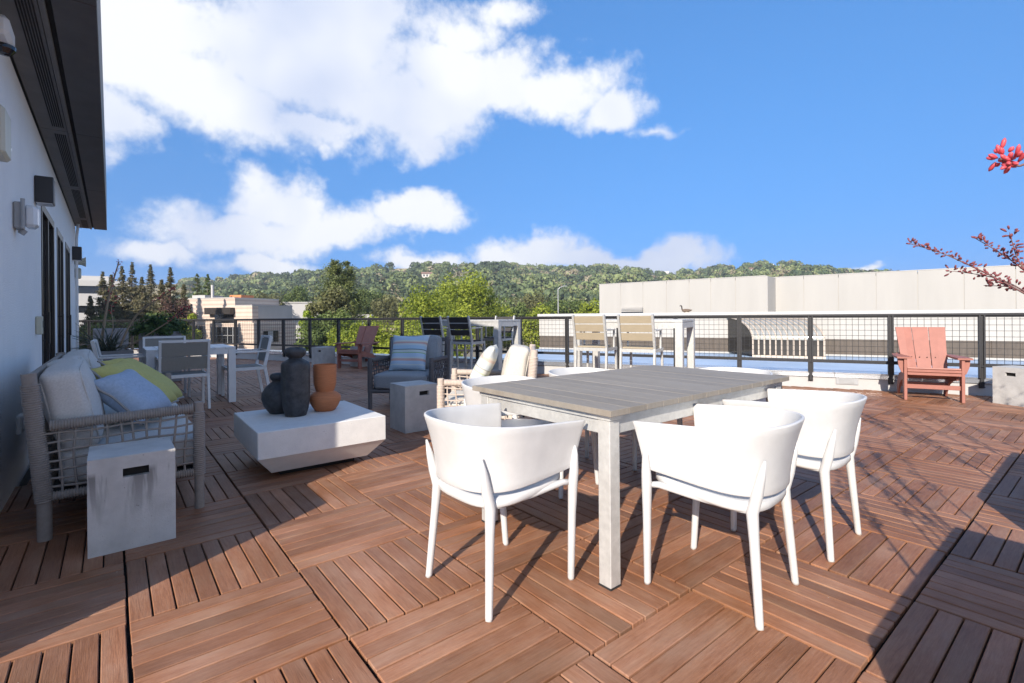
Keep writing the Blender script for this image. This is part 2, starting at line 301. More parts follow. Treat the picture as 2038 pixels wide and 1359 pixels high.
def band_mat(name, c1, c2, period, frac):
    m = bpy.data.materials.new(name); m.use_nodes = True; t = m.node_tree; L = t.links.new
    b = t.nodes['Principled BSDF']; b.inputs['Roughness'].default_value = .9
    g = N(t, 'ShaderNodeNewGeometry'); sp = N(t, 'ShaderNodeSeparateXYZ'); L(g.outputs['Position'], sp.inputs[0])
    mo = N(t, 'ShaderNodeMath', operation='FLOORED_MODULO'); L(sp.outputs['Z'], mo.inputs[0]); mo.inputs[1].default_value = period
    lt = N(t, 'ShaderNodeMath', operation='LESS_THAN'); L(mo.outputs[0], lt.inputs[0]); lt.inputs[1].default_value = period * frac
    mx = N(t, 'ShaderNodeMix', data_type='RGBA'); L(lt.outputs[0], mx.inputs[0]); mx.inputs[6].default_value = (*c1, 1); mx.inputs[7].default_value = (*c2, 1)
    n = N(t, 'ShaderNodeTexNoise'); n.inputs['Scale'].default_value = 1.2; n.inputs['Detail'].default_value = 5; L(g.outputs['Position'], n.inputs['Vector'])
    hs = N(t, 'ShaderNodeHueSaturation'); L(mx.outputs[2], hs.inputs['Color']); mr = N(t, 'ShaderNodeMapRange'); L(n.outputs['Fac'], mr.inputs[0]); mr.inputs[3].default_value = .85; mr.inputs[4].default_value = 1.12; L(mr.outputs[0], hs.inputs['Value'])
    L(hs.outputs[0], b.inputs['Base Color'])
    return m
M['banded'] = band_mat('banded_masonry', (.56, .47, .39), (.46, .36, .30), .62, .42)

# ------------------------------------------------------------------ mesh helpers
class MB:
    def __init__(s): s.v = []; s.f = []; s.uv = None
    def box(s, c, d, R=None, bev=0.0):
        hx, hy, hz = d[0] / 2, d[1] / 2, d[2] / 2; c = Vector(c); o = len(s.v)
        b = min(bev, hx * .9, hy * .9, hz * .9)
        P = []
        if b <= 0:
            P = [Vector((x * hx, y * hy, z * hz)) for x in (-1, 1) for y in (-1, 1) for z in (-1, 1)]
            F = [(0, 1, 3, 2), (4, 6, 7, 5), (0, 4, 5, 1), (2, 3, 7, 6), (0, 2, 6, 4), (1, 5, 7, 3)]
        else:
            idx = {}
            for x in (-1, 1):
                for y in (-1, 1):
                    for z in (-1, 1):
                        for k in range(3):
                            q = [x * (hx - b), y * (hy - b), z * (hz - b)]; q[k] = (x, y, z)[k] * (hx, hy, hz)[k]
                            idx[(x, y, z, k)] = len(P); P.append(Vector(q))
            F = []
            for k in range(3):
                i, j = (k + 1) % 3, (k + 2) % 3
                for sg in (-1, 1):
                    quad = []
                    for (a, bb) in ((-1, -1), (1, -1), (1, 1), (-1, 1)):
                        t = [0, 0, 0]; t[k] = sg; t[i] = a; t[j] = bb; quad.append(idx[(*t, k)])
                    F.append(tuple(quad if sg > 0 else quad[::-1]))
            for k in range(3):
                i, j = (k + 1) % 3, (k + 2) % 3
                for a in (-1, 1):
                    for bb in (-1, 1):
                        t0 = [0, 0, 0]; t1 = [0, 0, 0]; t0[k] = -1; t1[k] = 1; t0[i] = t1[i] = a; t0[j] = t1[j] = bb
                        q = (idx[(*t0, i)], idx[(*t1, i)], idx[(*t1, j)], idx[(*t0, j)])
                        F.append(q if a * bb < 0 else q[::-1])
            for x in (-1, 1):
                for y in (-1, 1):
                    for z in (-1, 1):
                        q = tuple(idx[(x, y, z, k)] for k in range(3)); F.append(q if x * y * z > 0 else q[::-1])
        for p in P:
            if R is not None: p = R @ p
            s.v.append(tuple(c + p))
        s.f += [tuple(o + i for i in f) for f in F]
        return s
    def span(s, lo, hi, bev=0.0):
        return s.box([(a + b) / 2 for a, b in zip(lo, hi)], [b - a for a, b in zip(lo, hi)], None, bev)
    def beam(s, p0, p1, w, h, bev=0.0, up=(0, 0, 1)):
        p0, p1 = Vector(p0), Vector(p1); y = (p1 - p0); ln = y.length; y.normalize()
        u = Vector(up)
        if abs(y.dot(u)) > .98: u = Vector((0, 1, 0))
        x = y.cross(u).normalized(); z = x.cross(y)
        R = Matrix((x, y, z)).transposed()
        return s.box((p0 + p1) / 2, (w, ln, h), R, bev)
    def tube(s, pts, r, n=8, cap=True):
        pts = [Vector(p) for p in pts]; o = len(s.v); K = len(pts)
        if not hasattr(r, '__len__'): r = [r] * K
        prev = None
        for i, p in enumerate(pts):
            t = (pts[min(i + 1, K - 1)] - pts[max(i - 1, 0)]).normalized()
            if prev is None:
                a = Vector((0, 0, 1)) if abs(t.z) < .9 else Vector((1, 0, 0)); x = t.cross(a).normalized()
            else: x = (prev - t * prev.dot(t)).normalized()
            prev = x; y = t.cross(x)
            for k in range(n):
                an = 2 * math.pi * k / n; s.v.append(tuple(p + (x * math.cos(an) + y * math.sin(an)) * r[i]))
        for i in range(K - 1):
            for k in range(n):
                s.f.append((o + i * n + k, o + i * n + (k + 1) % n, o + (i + 1) * n + (k + 1) % n, o + (i + 1) * n + k))
        if cap:
            s.f.append(tuple(o + k for k in range(n))[::-1]); s.f.append(tuple(o + (K - 1) * n + k for k in range(n)))
        return s
    def lathe(s, prof, n=32, c=(0, 0, 0)):
        o = len(s.v)
        for (r, z) in prof:
            for k in range(n):
                a = 2 * math.pi * k / n; s.v.append((c[0] + r * math.cos(a), c[1] + r * math.sin(a), c[2] + z))
        for i in range(len(prof) - 1):
            for k in range(n):
                s.f.append((o + i * n + k, o + i * n + (k + 1) % n, o + (i + 1) * n + (k + 1) % n, o + (i + 1) * n + k))
        s.f.append(tuple(o + k for k in range(n))[::-1]); s.f.append(tuple(o + (len(prof) - 1) * n + k for k in range(n)))
        return s
    def grid(s, fn, nu, nv, closed=False):
        o = len(s.v)
        for i in range(nu):
            for j in range(nv): s.v.append(tuple(fn(i / (nu - 1), j / (nv - 1))))
        for i in range(nu - 1):
            for j in range(nv - 1): s.f.append((o + i * nv + j, o + (i + 1) * nv + j, o + (i + 1) * nv + j + 1, o + i * nv + j + 1))
        return s
    def prism(s, poly, lo, hi, axis=2):
        """poly: 2-D outline, extruded along axis"""
        o = len(s.v); n = len(poly)
        for h in (lo, hi):
            for (a, b) in poly:
                s.v.append({2: (a, b, h), 1: (a, h, b), 0: (h, a, b)}[axis])
        for k in range(n): s.f.append((o + k, o + (k + 1) % n, o + n + (k + 1) % n, o + n + k))
        s.f.append(tuple(o + k for k in range(n))[::-1]); s.f.append(tuple(o + n + k for k in range(n)))
        return s
    def mesh(s, name, material, smooth=False):
        me = bpy.data.meshes.new(name); me.from_pydata(s.v, [], s.f); me.materials.append(material)
        bm = bmesh.new(); bm.from_mesh(me); bmesh.ops.recalc_face_normals(bm, faces=bm.faces); bm.to_mesh(me); bm.free()
        if smooth: me.shade_smooth()
        return me
    def build(s, name, material, parent=None, smooth=False, **kw):
        return obj(name, s.mesh(name, material, smooth), parent, **kw)

def obj(name, me, parent=None, label=None, cat=None, group=None, kind=None, loc=None, rz=None):
    o = bpy.data.objects.new(name, me); COL.objects.link(o)
    if parent is not None: o.parent = parent
    if label: o['label'] = label
    if cat: o['category'] = cat
    if group: o['group'] = group
    if kind: o['kind'] = kind
    if loc is not None: o.location = loc
    if rz is not None: o.rotation_euler = (0, 0, rz)
    return o
def thing(name, label, cat, loc=(0, 0, 0), rz=0, group=None): return obj(name, None, None, label, cat, group, None, loc, rz)
def copy_tree(o, parent=None):
    c = o.copy(); COL.objects.link(c)
    if parent is not None: c.parent = parent
    for ch in list(o.children): copy_tree(ch, c)
    return c
def autosmooth(o, ang=40):
    o.data.shade_smooth()
    try: o.data.set_sharp_from_angle(angle=rad(ang))
    except Exception: pass
    return o
def solidify(o, t, off=0):
    m = o.modifiers.new('thickness', 'SOLIDIFY'); m.thickness = t; m.offset = off; return o

U = Vector((-.4037, .9149, 0)); NN = Vector((.9149, .4037, 0))      # along / across the parapet
def up(t, n, z=0.0): return U * t + NN * n + Vector((0, 0, z))
RZP = math.atan2(U.y, U.x)                                          # local +x along the parapet
exec_order = []
#@@ SETTING
# ================================================================== SETTING
GZ = -9.0
MB().grid(lambda u, v: ((u - .5) * 8000, (v - .5) * 8000, GZ), 2, 2).build('ground', mat('dry_ground', (.20, .17, .11), .95, var=.3, scale=.05, coord='World'), kind='structure')

# ---- deck of wooden parquet tiles
T = .6; X0, Y0 = .042, 2.327
PAR_N = 8.89
def inside(x, y):
    if x > 9.8 or y > 19.4 or y < -3.2: return False
    if x < -.51 and y < 12.6: return y < 2.6 and x > -1.8
    return x > -5 and (x * NN.x + y * NN.y) < PAR_N
deck = MB().prism([(-5, -3.4), (11.2, -3.4), (10.95, -2.6), (2.0, 17.6), (1.2, 19.4), (-5, 19.4)], -.30, -.036).build('deck', M['deck_base'], kind='structure')
SW, SG = .0686, .0058
def slat_mesh():
    b = MB().box((0, 0, -.0105), (T - .009, SW, .021), None, .0028); me = b.mesh('slat', M['slat']); add_board_uv(me, 0); return me
def add_board_uv(me, axis, offs=None):
    uv = me.uv_layers.new(name='UVMap'); co = [v.co for v in me.vertices]
    for l in me.loops:
        c = co[l.vertex_index]; uv.data[l.index].uv = (c[axis], c[1 - axis])
SL = slat_mesh()
TB = MB().box((0, 0, -.029), (T - .012, T - .012, .012)).mesh('deck_tile', M['deck_base'])
tiles = []
for i in range(-10, 20):
    for j in range(-10, 30):
        cx, cy = X0 + (i + .5) * T, Y0 + (j + .5) * T
        if not any(inside(cx + a * .29, cy + b * .29) for a in (-1, 1) for b in (-1, 1)): continue
        tiles.append((i, j, cx, cy))
def vis_size(cx, cy):
    c, s = cs(); d = cx * s + cy * c; r = cx * c - cy * s
    if d < .55 or abs(r / d) > 1.2 or (CAMH / d) * FPX > 900: return 0
    return 1 / (d * d * math.hypot(d, CAMH))
order = sorted(tiles, key=lambda t: -vis_size(t[2], t[3]))
near = set((t[0], t[1]) for t in order[:37])
far_v = []; far_f = []; far_uv = []
proto_v = [tuple(v.co) for v in SL.vertices]; proto_f = [tuple(p.vertices) for p in SL.polygons]
def clip_ok(px, py): return (px * NN.x + py * NN.y) < PAR_N - .005 and not (px < -.5 and 2.6 < py < 12.6)
for (i, j, cx, cy) in tiles:
    along_x = (i + j) % 2 != 0
    jx, jy, ja = random.uniform(-.0022, .0022), random.uniform(-.0022, .0022), random.uniform(-.004, .004)
    if (i, j) in near:
        t = obj('deck_tile', TB, deck, loc=(cx + jx, cy + jy, 0), rz=ja + (0 if along_x else math.pi / 2))
        for k in range(8):
            s_ = obj('slat', SL, t, loc=(random.uniform(-.0015, .0015), (k - 3.5) * (SW + SG), random.uniform(-.0015, .0008)))
    else:
        for k in range(8):
            off = (k - 3.5) * (SW + SG); zz = random.uniform(-.0015, .0008); ru, rv = random.uniform(0, 90), random.uniform(0, 90)
            lo, hi = -1.0, 1.0
            pts = []
            for q in np.linspace(-.5, .5, 13):
                a, b = (cx + q * T, cy + off) if along_x else (cx - off, cy + q * T)
                pts.append(clip_ok(a, b))
            if not any(pts): continue
            ks = [n for n in range(13) if pts[n]]; q0 = np.linspace(-.5, .5, 13)[ks[0]]; q1 = np.linspace(-.5, .5, 13)[ks[-1]]
            if q1 - q0 < .05: continue
            o = len(far_v)
            for (x, y, z) in proto_v:
                xx = (q0 + q1) / 2 * T + x * (q1 - q0)
                w = (cx + xx, cy + off + y, z + zz) if along_x else (cx - off - y, cy + xx, z + zz)
                far_v.append(w); far_uv.append((xx + ru, y + rv))
            far_f += [tuple(o + n for n in f) for f in proto_f]
me = bpy.data.meshes.new('deck_slats'); me.from_pydata(far_v, [], far_f); me.materials.append(M['slat'])
uvl = me.uv_layers.new(name='UVMap'); li = np.empty(len(me.loops), dtype=np.int32); me.loops.foreach_get('vertex_index', li)
uvl.data.foreach_set('uv', np.array(far_uv, dtype=np.float32)[li].ravel())
obj('distant_slats', me, deck, kind='stuff')

# ---- parapet with metal coping
T0, T1 = -7.0, 16.6
par = thing('parapet_wall', 'low white parapet wall with metal coping along the deck edge', 'wall')
def pbox(b, t0, t1, n0, n1, z0, z1, bev=0.0):
    c = up((t0 + t1) / 2, (n0 + n1) / 2, (z0 + z1) / 2); return b.box(c, (t1 - t0, n1 - n0, z1 - z0), Matrix.Rotation(RZP, 3, 'Z') @ Matrix.Diagonal((1, -1, 1)) if False else Matrix.Rotation(RZP, 3, 'Z'), bev)
pbox(MB(), T0, T1, PAR_N, PAR_N + .34, -.3, .215).build('wall_face', M['parapet'], par)
t = T0
while t < T1 - .1:
    t2 = min(t + 3.05, T1); b = MB()
    pbox(b, t + .003, t2 - .003, PAR_N - .022, PAR_N + .38, .222, .242, .004)
    pbox(b, t + .003, t2 - .003, PAR_N - .024, PAR_N - .020, .165, .221)
    b.build('coping', M['coping'], par); t = t2
for tt in (-1.06, 2.9, 6.6):
    v = MB(); pbox(v, tt - .14, tt + .14, PAR_N - .014, PAR_N, .065, .185, .003); vo = v.build('vent_grille', M['fixture_grey'], par)
    for k in range(5):
        v = MB(); pbox(v, tt - .09, tt + .10, PAR_N - .024, PAR_N - .013, .088 + k * .018, .094 + k * .018); v.build('louvre', M['galv'], vo)
# return of the parapet and rail towards the building at the far end
C1 = up(T1, PAR_N); C2 = Vector((-5, C1.y + 1.2, 0))
par2 = thing('parapet_wall', 'short white parapet wall behind the grey planters', 'wall')
MB().beam(C1 + Vector((0, 0, -.04)), C2 + Vector((0, 0, -.04)), .3, .52).build('wall_face', M['parapet'], par2)
MB().beam(C1 + Vector((0, 0, .232)), C2 + Vector((0, 0, .232)), .36, .02).build('coping', M['coping'], par2)

# ---- railing: posts a metre apart, rails, wire mesh
def railing(name, label, P0, D, ts, inner):
    """D unit direction, inner unit vector towards the deck"""
    r = thing(name, label, 'railing'); ang = math.atan2(D.y, D.x); R = Matrix.Rotation(ang, 3, 'Z'); ZT, ZB = 1.117, .40
    for q in ts:
        p = P0 + D * q; b = MB()
        b.box(p + D * .024 + Vector((0, 0, .665)), (.022, .05, .86), R, .003); b.box(p - D * .024 + Vector((0, 0, .665)), (.022, .05, .86), R, .003); b.box(p + Vector((0, 0, .665)), (.026, .012, .86), R)
        post = b.build('post', M['black_metal'], r)
        b = MB(); b.box(p + Vector((0, 0, .245)), (.040, .028, .27), R, .004); b.box(p - inner * .016 + Vector((0, 0, .145)), (.062, .012, .09), R, .003)
        for sx in (-1, 1):
            for sz in (.115, .175): b.tube([p + D * sx * .026 + inner * .0 + Vector((0, 0, sz)) - inner * .02, p + D * sx * .026 + inner * .012 + Vector((0, 0, sz))], .007, 6)
        b.build('bracket', M['black_metal'], post)
    a, z = P0 + D * ts[0], P0 + D * ts[-1]
    b = MB(); b.beam(a + Vector((0, 0, ZT - .014)), z + Vector((0, 0, ZT - .014)), .056, .030, .004); b.beam(a + Vector((0, 0, ZT - .04)), z + Vector((0, 0, ZT - .04)), .010, .03); b.build('top_rail', M['black_metal'], r)
    b = MB(); b.beam(a + Vector((0, 0, ZB)), z + Vector((0, 0, ZB)), .046, .026, .004); b.beam(a + Vector((0, 0, ZB + .02)), z + Vector((0, 0, ZB + .02)), .010, .03); b.build('bottom_rail', M['black_metal'], r)
    for q0, q1 in zip(ts[:-1], ts[1:]):
        b = MB(); L = abs(q1 - q0); n = max(2, round(L / .0762)); sg = 1 if q1 > q0 else -1
        for k in range(1, n):
            p = P0 + D * (q0 + sg * L * k / n); b.tube([p + Vector((0, 0, ZB + .01)), p + Vector((0, 0, ZT - .03))], .0026, 4, False)
        m_ = 9
        for k in range(1, m_):
            zz = ZB + (ZT - ZB) * k / m_ + .0; b.tube([P0 + D * (q0 + .02 * sg) + Vector((0, 0, zz)), P0 + D * (q1 - .02 * sg) + Vector((0, 0, zz))], .0026, 4, False)
        b.build('wire_mesh', M['wire'], r)
    return r
RN = 8.852
railing('railing', 'long black metal railing with wire mesh along the deck edge', up(0, RN), U, [-6.55 + .993 * k for k in range(24)], -NN)
rl = (C2 - C1).normalized(); inn = Vector((rl.y, -rl.x, 0)); inn = inn if inn.dot(Vector((0, -1, 0))) > 0 else -inn
railing('railing', 'short black railing seen past the flowering planter', up(-6.55 + .993 * 23, RN) + rl * .05, rl, [1.0 * k for k in range(7)], inn)

# ---- the building on the left
bl = thing('stucco_building', 'white stucco building with dark roof overhang beside the sofa', 'building')
WX = -.51; BY0, BY1 = 2.68, 12.4; ZS = 2.87
ops = [(6.45, 7.80), (8.20, 9.20), (9.66, 10.62)]
b = MB(); y = BY0
for (a, z) in ops:
    b.span((WX - .25, y, -.2), (WX, a, ZS - .004)); b.span((WX - .25, a, 2.26), (WX, z, ZS - .004)); y = z
b.span((WX - .25, y, -.2), (WX, BY1, ZS - .004))
b.span((-8, BY0 + .002, -.2), (WX - .252, BY0 + .25, ZS - .004)); b.span((-8, BY1 - .25, -.2), (WX - .252, BY1 - .002, ZS - .004))
b.build('wall', M['stucco'], bl)
MB().span((-8.2, BY0 - .05, ZS + .032), (-.052, BY1 + .1, 3.80)).build('roof', M['soffit'], bl)
js = [BY0 - .05, 3.6, 6.18, 8.75, 11.35, BY1 + .1]
for a, z in zip(js[:-1], js[1:]):
    MB().span((-.245, a + .004, ZS), (-.05, z - .004, ZS + .030), .003).build('soffit_panel', M['soffit'], bl)
    MB().span((-.300, a + .004, ZS - .008), (-.272, z - .004, ZS + .030), .003).build('soffit_trim', M['soffit_light'], bl)
    p = MB().span((WX + .012, a + .004, ZS + .004), (-.303, z - .004, ZS + .030), .003).build('vent_panel', M['soffit_light'], bl)
    for k in range(6):
        MB().span((-.40 + k * .014, a + .12, ZS - .001), (-.394 + k * .014, z - .12, ZS + .0045)).build('vent_slot', M['groove'], p)
MB().span((-.272, BY0, ZS + .012), (-.245, BY1, ZS + .030)).build('soffit_joint', M['groove'], bl)
for (a, z) in ops:
    g = MB().span((WX - .25, a + .0, -.05), (WX - .020, z, 2.26)).build('glass_door', M['dark_glass'], bl)
    f = MB(); f.span((WX - .018, a + .001, -.05), (WX + .006, a + .07, 2.258)); f.span((WX - .018, z - .07, -.05), (WX + .006, z - .001, 2.258)); f.span((WX - .018, a + .072, 2.18), (WX + .006, z - .072, 2.258)); f.span((WX - .018, a + .072, -.04), (WX + .006, z - .072, .14)); f.span((WX - .018, (a + z) / 2 - .03, .142), (WX + .004, (a + z) / 2 + .03, 2.178))
    f.build('door_frame', M['frame_dark'], g)
    h = MB(); h.tube([(WX + .05, a + .035, .9), (WX + .05, a + .035, 1.2)], .010, 8); h.tube([(WX + .006, a + .035, .93), (WX + .05, a + .035, .93)], .007, 6); h.tube([(WX + .006, a + .035, 1.17), (WX + .05, a + .035, 1.17)], .007, 6); h.build('door_handle', M['frame_dark'], g)
dp = MB(); dp.tube([(WX + .035, 11.9, .0), (WX + .035, 11.9, 2.6), (WX + .06, 11.9, 2.86)], .022, 10); dp.build('downpipe', M['white_trim'], bl)
# low concrete planter wall just outside the near corner (its edge shades the deck)
pl = thing('corner_planter', 'tall concrete planter at the near corner of the stucco building', 'planter', (-1.02, 2.45, 0))
MB().span((-.5, -.21, 0), (.505, .215, .91), .01).build('planter_box', M['concrete'], pl)
MB().span((-.44, -.15, .905), (.44, .15, .915)).build('soil', M['soil'], pl)
# wall fittings
def sconce(y, label):
    s_ = thing('wall_sconce', label, 'lamp', (WX, y, 2.13), 0, 'dark box lamps on the stucco wall')
    MB().span((.002, -.085, .02), (.125, .085, .25), .006).build('housing', M['fixture_dark'], s_)
    MB().span((.012, -.075, .014), (.115, .075, .0195)).build('diffuser', M['lens'], s_)
sconce(6.0, 'dark square box lamp on the stucco wall above the first glass door')
sconce(11.35, 'dark square box lamp on the stucco wall past the last glass door')
fl = thing('flood_light', 'grey flood light with white lens on the stucco wall above the sofa', 'lamp', (WX, 4.78, 1.75))
MB().span((.001, -.085, .0), (.045, .085, .18), .008).build('housing', M['fixture_grey'], fl)
MB().span((.046, -.075, .015), (.12, .075, .165), .02).build('lens', M['lens'], fl)
b = MB(); b.tube([(.05, -.09, .0), (.05, -.09, .2)], .012, 8); b.tube([(.03, .0, -.03), (.05, .0, .0)], .02, 8); b.build('hinge', M['fixture_grey'], fl)
fl2 = thing('emergency_light', 'beige twin-lens box light high on the stucco wall', 'lamp', (WX, 3.93, 2.02))
MB().span((.001, -.17, .0), (.075, .06, .26), .015).build('housing', M['beige_plastic'], fl2)
MB().tube([(.04, .06, .09), (.04, .10, .09)], .035, 12).build('lens', M['lens'], fl2)
cm = thing('security_camera', 'white dome camera under the dark roof overhang', 'camera', (WX, 3.82, 2.64))
MB().span((.001, -.12, .0), (.10, .12, .10), .02).build('housing', M['white_trim'], cm)
MB().lathe([(.001, -.05), (.03, -.045), (.048, -.02), (.05, .0)], 16, (.06, .06, 0)).build('dome', M['dark_glass'], cm)
kp = thing('keypad', 'small beige keypad box on the stucco wall beside the glass door', 'keypad', (WX, 5.97, 1.0))
MB().span((.001, -.045, .0), (.045, .045, .16), .008).build('housing', M['beige_plastic'], kp)
MB().span((.046, -.02, .06), (.05, .025, .12)).build('display', M['fixture_dark'], kp)
ot = thing('outlet_cover', 'white weatherproof outlet cover low on the stucco wall', 'outlet', (WX, 4.83, .34))
MB().span((.001, -.075, .0), (.03, .075, .13), .008).build('back_plate', M['white_trim'], ot)
MB().span((.031, -.06, .01), (.085, .06, .12), .022).build('bubble_cover', M['white_trim'], ot)
for k, (yy, zz) in enumerate(((11.95, 2.18), (12.1, 1.98))):
    a_ = thing('alarm_horn', ('beige alarm horn at the far end of the stucco wall', 'beige alarm box under the horn at the far end of the wall')[k], 'alarm', (WX, yy, zz))
    if k == 0: MB().tube([(.0, 0, 0), (.10, 0, .0), (.16, 0, .0)], [.05, .06, .09], 14).build('horn', M['beige_plastic'], a_)
    else: MB().span((.001, -.06, -.1), (.09, .06, .1), .02).build('housing', M['beige_plastic'], a_)
    MB().span((.001, -.03, -.03), (.012, .03, .03)).build('mount', M['fixture_grey'], a_)

# unseen block added behind the wall to shade the lower redwoods
wg = thing('shade_block', 'plain cream block added to shade the redwood row', 'building')
MB().span((-48, 40, GZ), (-4.2, 82, 5.2)).build('wall', M['tiltup2'], wg)
for k in range(3): MB().span((-4.19, 42, GZ + 2 + k * 4), (-4.15, 80, GZ + 3.6 + k * 4)).build('window_strip', M['dark_glass'], wg)
MB().span((-48.3, 39.7, 5.202), (-3.9, 82.3, 5.6)).build('parapet_cap', M['office_white'], wg)

# ---- neighbouring roof: screen wall, skylight, tall tilt-up wall
NW = 32.5; ZR = -1.2
nb = thing('roof_screen_building', 'long cream walled building with brown panels past the railing', 'building')
pbox(MB(), -24, 14.55, PAR_N + .36, NW + .3, GZ, ZR - .006).build('lower_storey', M['tiltup2'], nb)
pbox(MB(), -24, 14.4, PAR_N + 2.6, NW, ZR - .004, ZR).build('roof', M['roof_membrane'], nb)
ZC = 1.27; TL = 14.5
def zb(tt): return -.30
pbox(MB(), -24, TL, NW, NW + .3, ZR, ZC - .004).build('backing_wall', M['brown_panel'], nb)
pbox(MB(), -24, TL, NW - .05, NW, -.28, ZC - .28).build('cream_band', M['tiltup2'], nb)
pbox(MB(), -24.2, TL + .1, NW - .16, NW + .4, ZC - .277, ZC, .02).build('coping_band', M['office_white'], nb)
t = -24.0; k = 0
while t < TL - .3:
    w_ = (1.7, 2.2, 1.9, 2.6)[k % 4]; t2 = min(t + w_, TL)
    pbox(MB(), t + .035, t2 - .035, NW - .035 - .02 * (k % 2), NW - .002, ZR + .10, -.285).build('panel', M['brown_panel'], nb); t = t2; k += 1
pbox(MB(), -24, TL, NW - .12, NW - .002, ZR + .001, ZR + .09).build('kerb', M['tiltup2'], nb)
# barrel skylight leaning on the screen wall
sk = thing('barrel_skylight', 'curved glass skylight with beige ribs against the cream wall', 'skylight')
ta, tb_ = 2.10, -1.20; nrib = 13; DEP = 2.3; ZK = .95; ZS2 = -.25
def sk_prof(q):                                  # q 0..1 from wall top outwards and down
    if q <= .62:
        a = q / .62 * math.pi / 2; return (NW - .17 - DEP * math.sin(a), ZS2 + (ZK - ZS2) * math.cos(a))
    return (NW - .17 - DEP, ZS2 + (ZR + .12 - ZS2) * (q - .62) / .38)
def SP(tt, q):                                   # the skylight runs askew to the screen wall
    n_, z_ = sk_prof(q); return up(tt - (NW - .17 - n_) * .62, n_, z_)
for i in range(nrib):
    tt = ta + (tb_ - ta) * i / (nrib - 1); b = MB()
    pts = [SP(tt, q) for q in np.linspace(0, 1, 15)]
    for p, q in zip(pts[:-1], pts[1:]): b.beam(p, q, .09 if i in (0, nrib - 1) else .05, .07)
    b.build('rib', M['rib'], sk)
for i in range(nrib - 1):
    t_a = ta + (tb_ - ta) * (i + .08) / (nrib - 1); t_b = ta + (tb_ - ta) * (i + .92) / (nrib - 1)
    MB().grid(lambda u, v: SP(t_a + (t_b - t_a) * u, v * .62), 2, 12).build('curved_pane', M['skylight'], sk, smooth=True)
    MB().grid(lambda u, v: SP(t_a + (t_b - t_a) * u, .625 + v * .37), 2, 2).build('lower_pane', M['skylight_dark'], sk)
b = MB(); ring = [SP(ta - .02, q) for q in np.linspace(0, 1, 16)] + [up(ta - .02, NW - .17, ZR + .12)]
o = len(b.v); b.v += [tuple(p) for p in ring]; b.f.append(tuple(range(len(ring)))); b.build('end_pane', M['skylight_dark'], sk)
MB().beam(SP(ta + .05, 1) - Vector((0, 0, .06)), SP(tb_ - .05, 1) - Vector((0, 0, .06)), .16, .115).build('sill', M['rib'], sk)
# tall tilt-up wall
na = YAW + rad(39.0); n2 = Vector((math.sin(na), math.cos(na), 0)); u2 = Vector((-n2.y, n2.x, 0)); ang2 = math.atan2(u2.y, u2.x)
def on_line(px, Nn):
    c, s = cs(); a = (px - 1019) / FPX; d = Nn / (n2.x * (s + a * c) + n2.y * (c - a * s)); return polar(px, d)
tw = thing('tilt_up_building', 'tall blank cream concrete panel building behind the railing', 'building')
def tpanels(pxs, Nn, top0, top1):
    for p0, p1 in zip(pxs[:-1], pxs[1:]):
        a, z = on_line(p0, Nn), on_line(p1, Nn); d = (z - a).normalized()
        a2, z2 = a + d * .022, z - d * .022; m_ = (a2 + z2) / 2 + n2 * .25
        b = MB(); b.box((m_.x, m_.y, (GZ + top0) / 2), ((z2 - a2).length, .5, top0 - GZ), Matrix.Rotation(ang2, 3, 'Z')); b.build('panel', M['tiltup'], tw)
    a, z = on_line(pxs[0], Nn), on_line(pxs[-1], Nn); m_ = (a + z) / 2 + n2 * .285
    MB().box((m_.x, m_.y, (GZ + top0 - .3) / 2), ((z - a).length - .1, .49, top0 - .3 - GZ), Matrix.Rotation(ang2, 3, 'Z')).build('backing', M['joint'], tw)
    MB().box((m_.x, m_.y, top0 + .04), ((z - a).length + .06, .62, .07), Matrix.Rotation(ang2, 3, 'Z')).build('cap_flashing', M['office_white'], tw)
ZT2 = CAMH + 3.92
tpanels([1193, 1236, 1280, 1327, 1372, 1415, 1464, 1524], 55.9, ZT2, ZT2)
tpanels([1528, 1600, 1669, 1744, 1827, 1919, 2022, 2140, 2300], 59.2, ZT2, ZT2)
a, z = on_line(1524, 55.9), on_line(1540, 59.2)
MB().beam(a + Vector((0, 0, (GZ + ZT2) / 2)), z + Vector((0, 0, (GZ + ZT2) / 2)), .4, ZT2 - GZ).build('return_wall', M['tiltup'], tw)
a, z = on_line(1194, 55.9), on_line(1194, 55.9) + n2 * 30
MB().beam(a + Vector((0, 0, (GZ + ZT2) / 2)) + n2 * .5, z + Vector((0, 0, (GZ + ZT2) / 2)), .4, ZT2 - GZ - .02).build('side_wall', M['tiltup'], tw)
for k in range(4):
    a, z = on_line(1236, 55.6), on_line(1279, 55.6); b = MB(); zz = CAMH + .50 + k * .16
    b.beam(a + Vector((0, 0, zz)), z + Vector((0, 0, zz)), .12, .09); b.build('louvre', M['office_white'], tw)
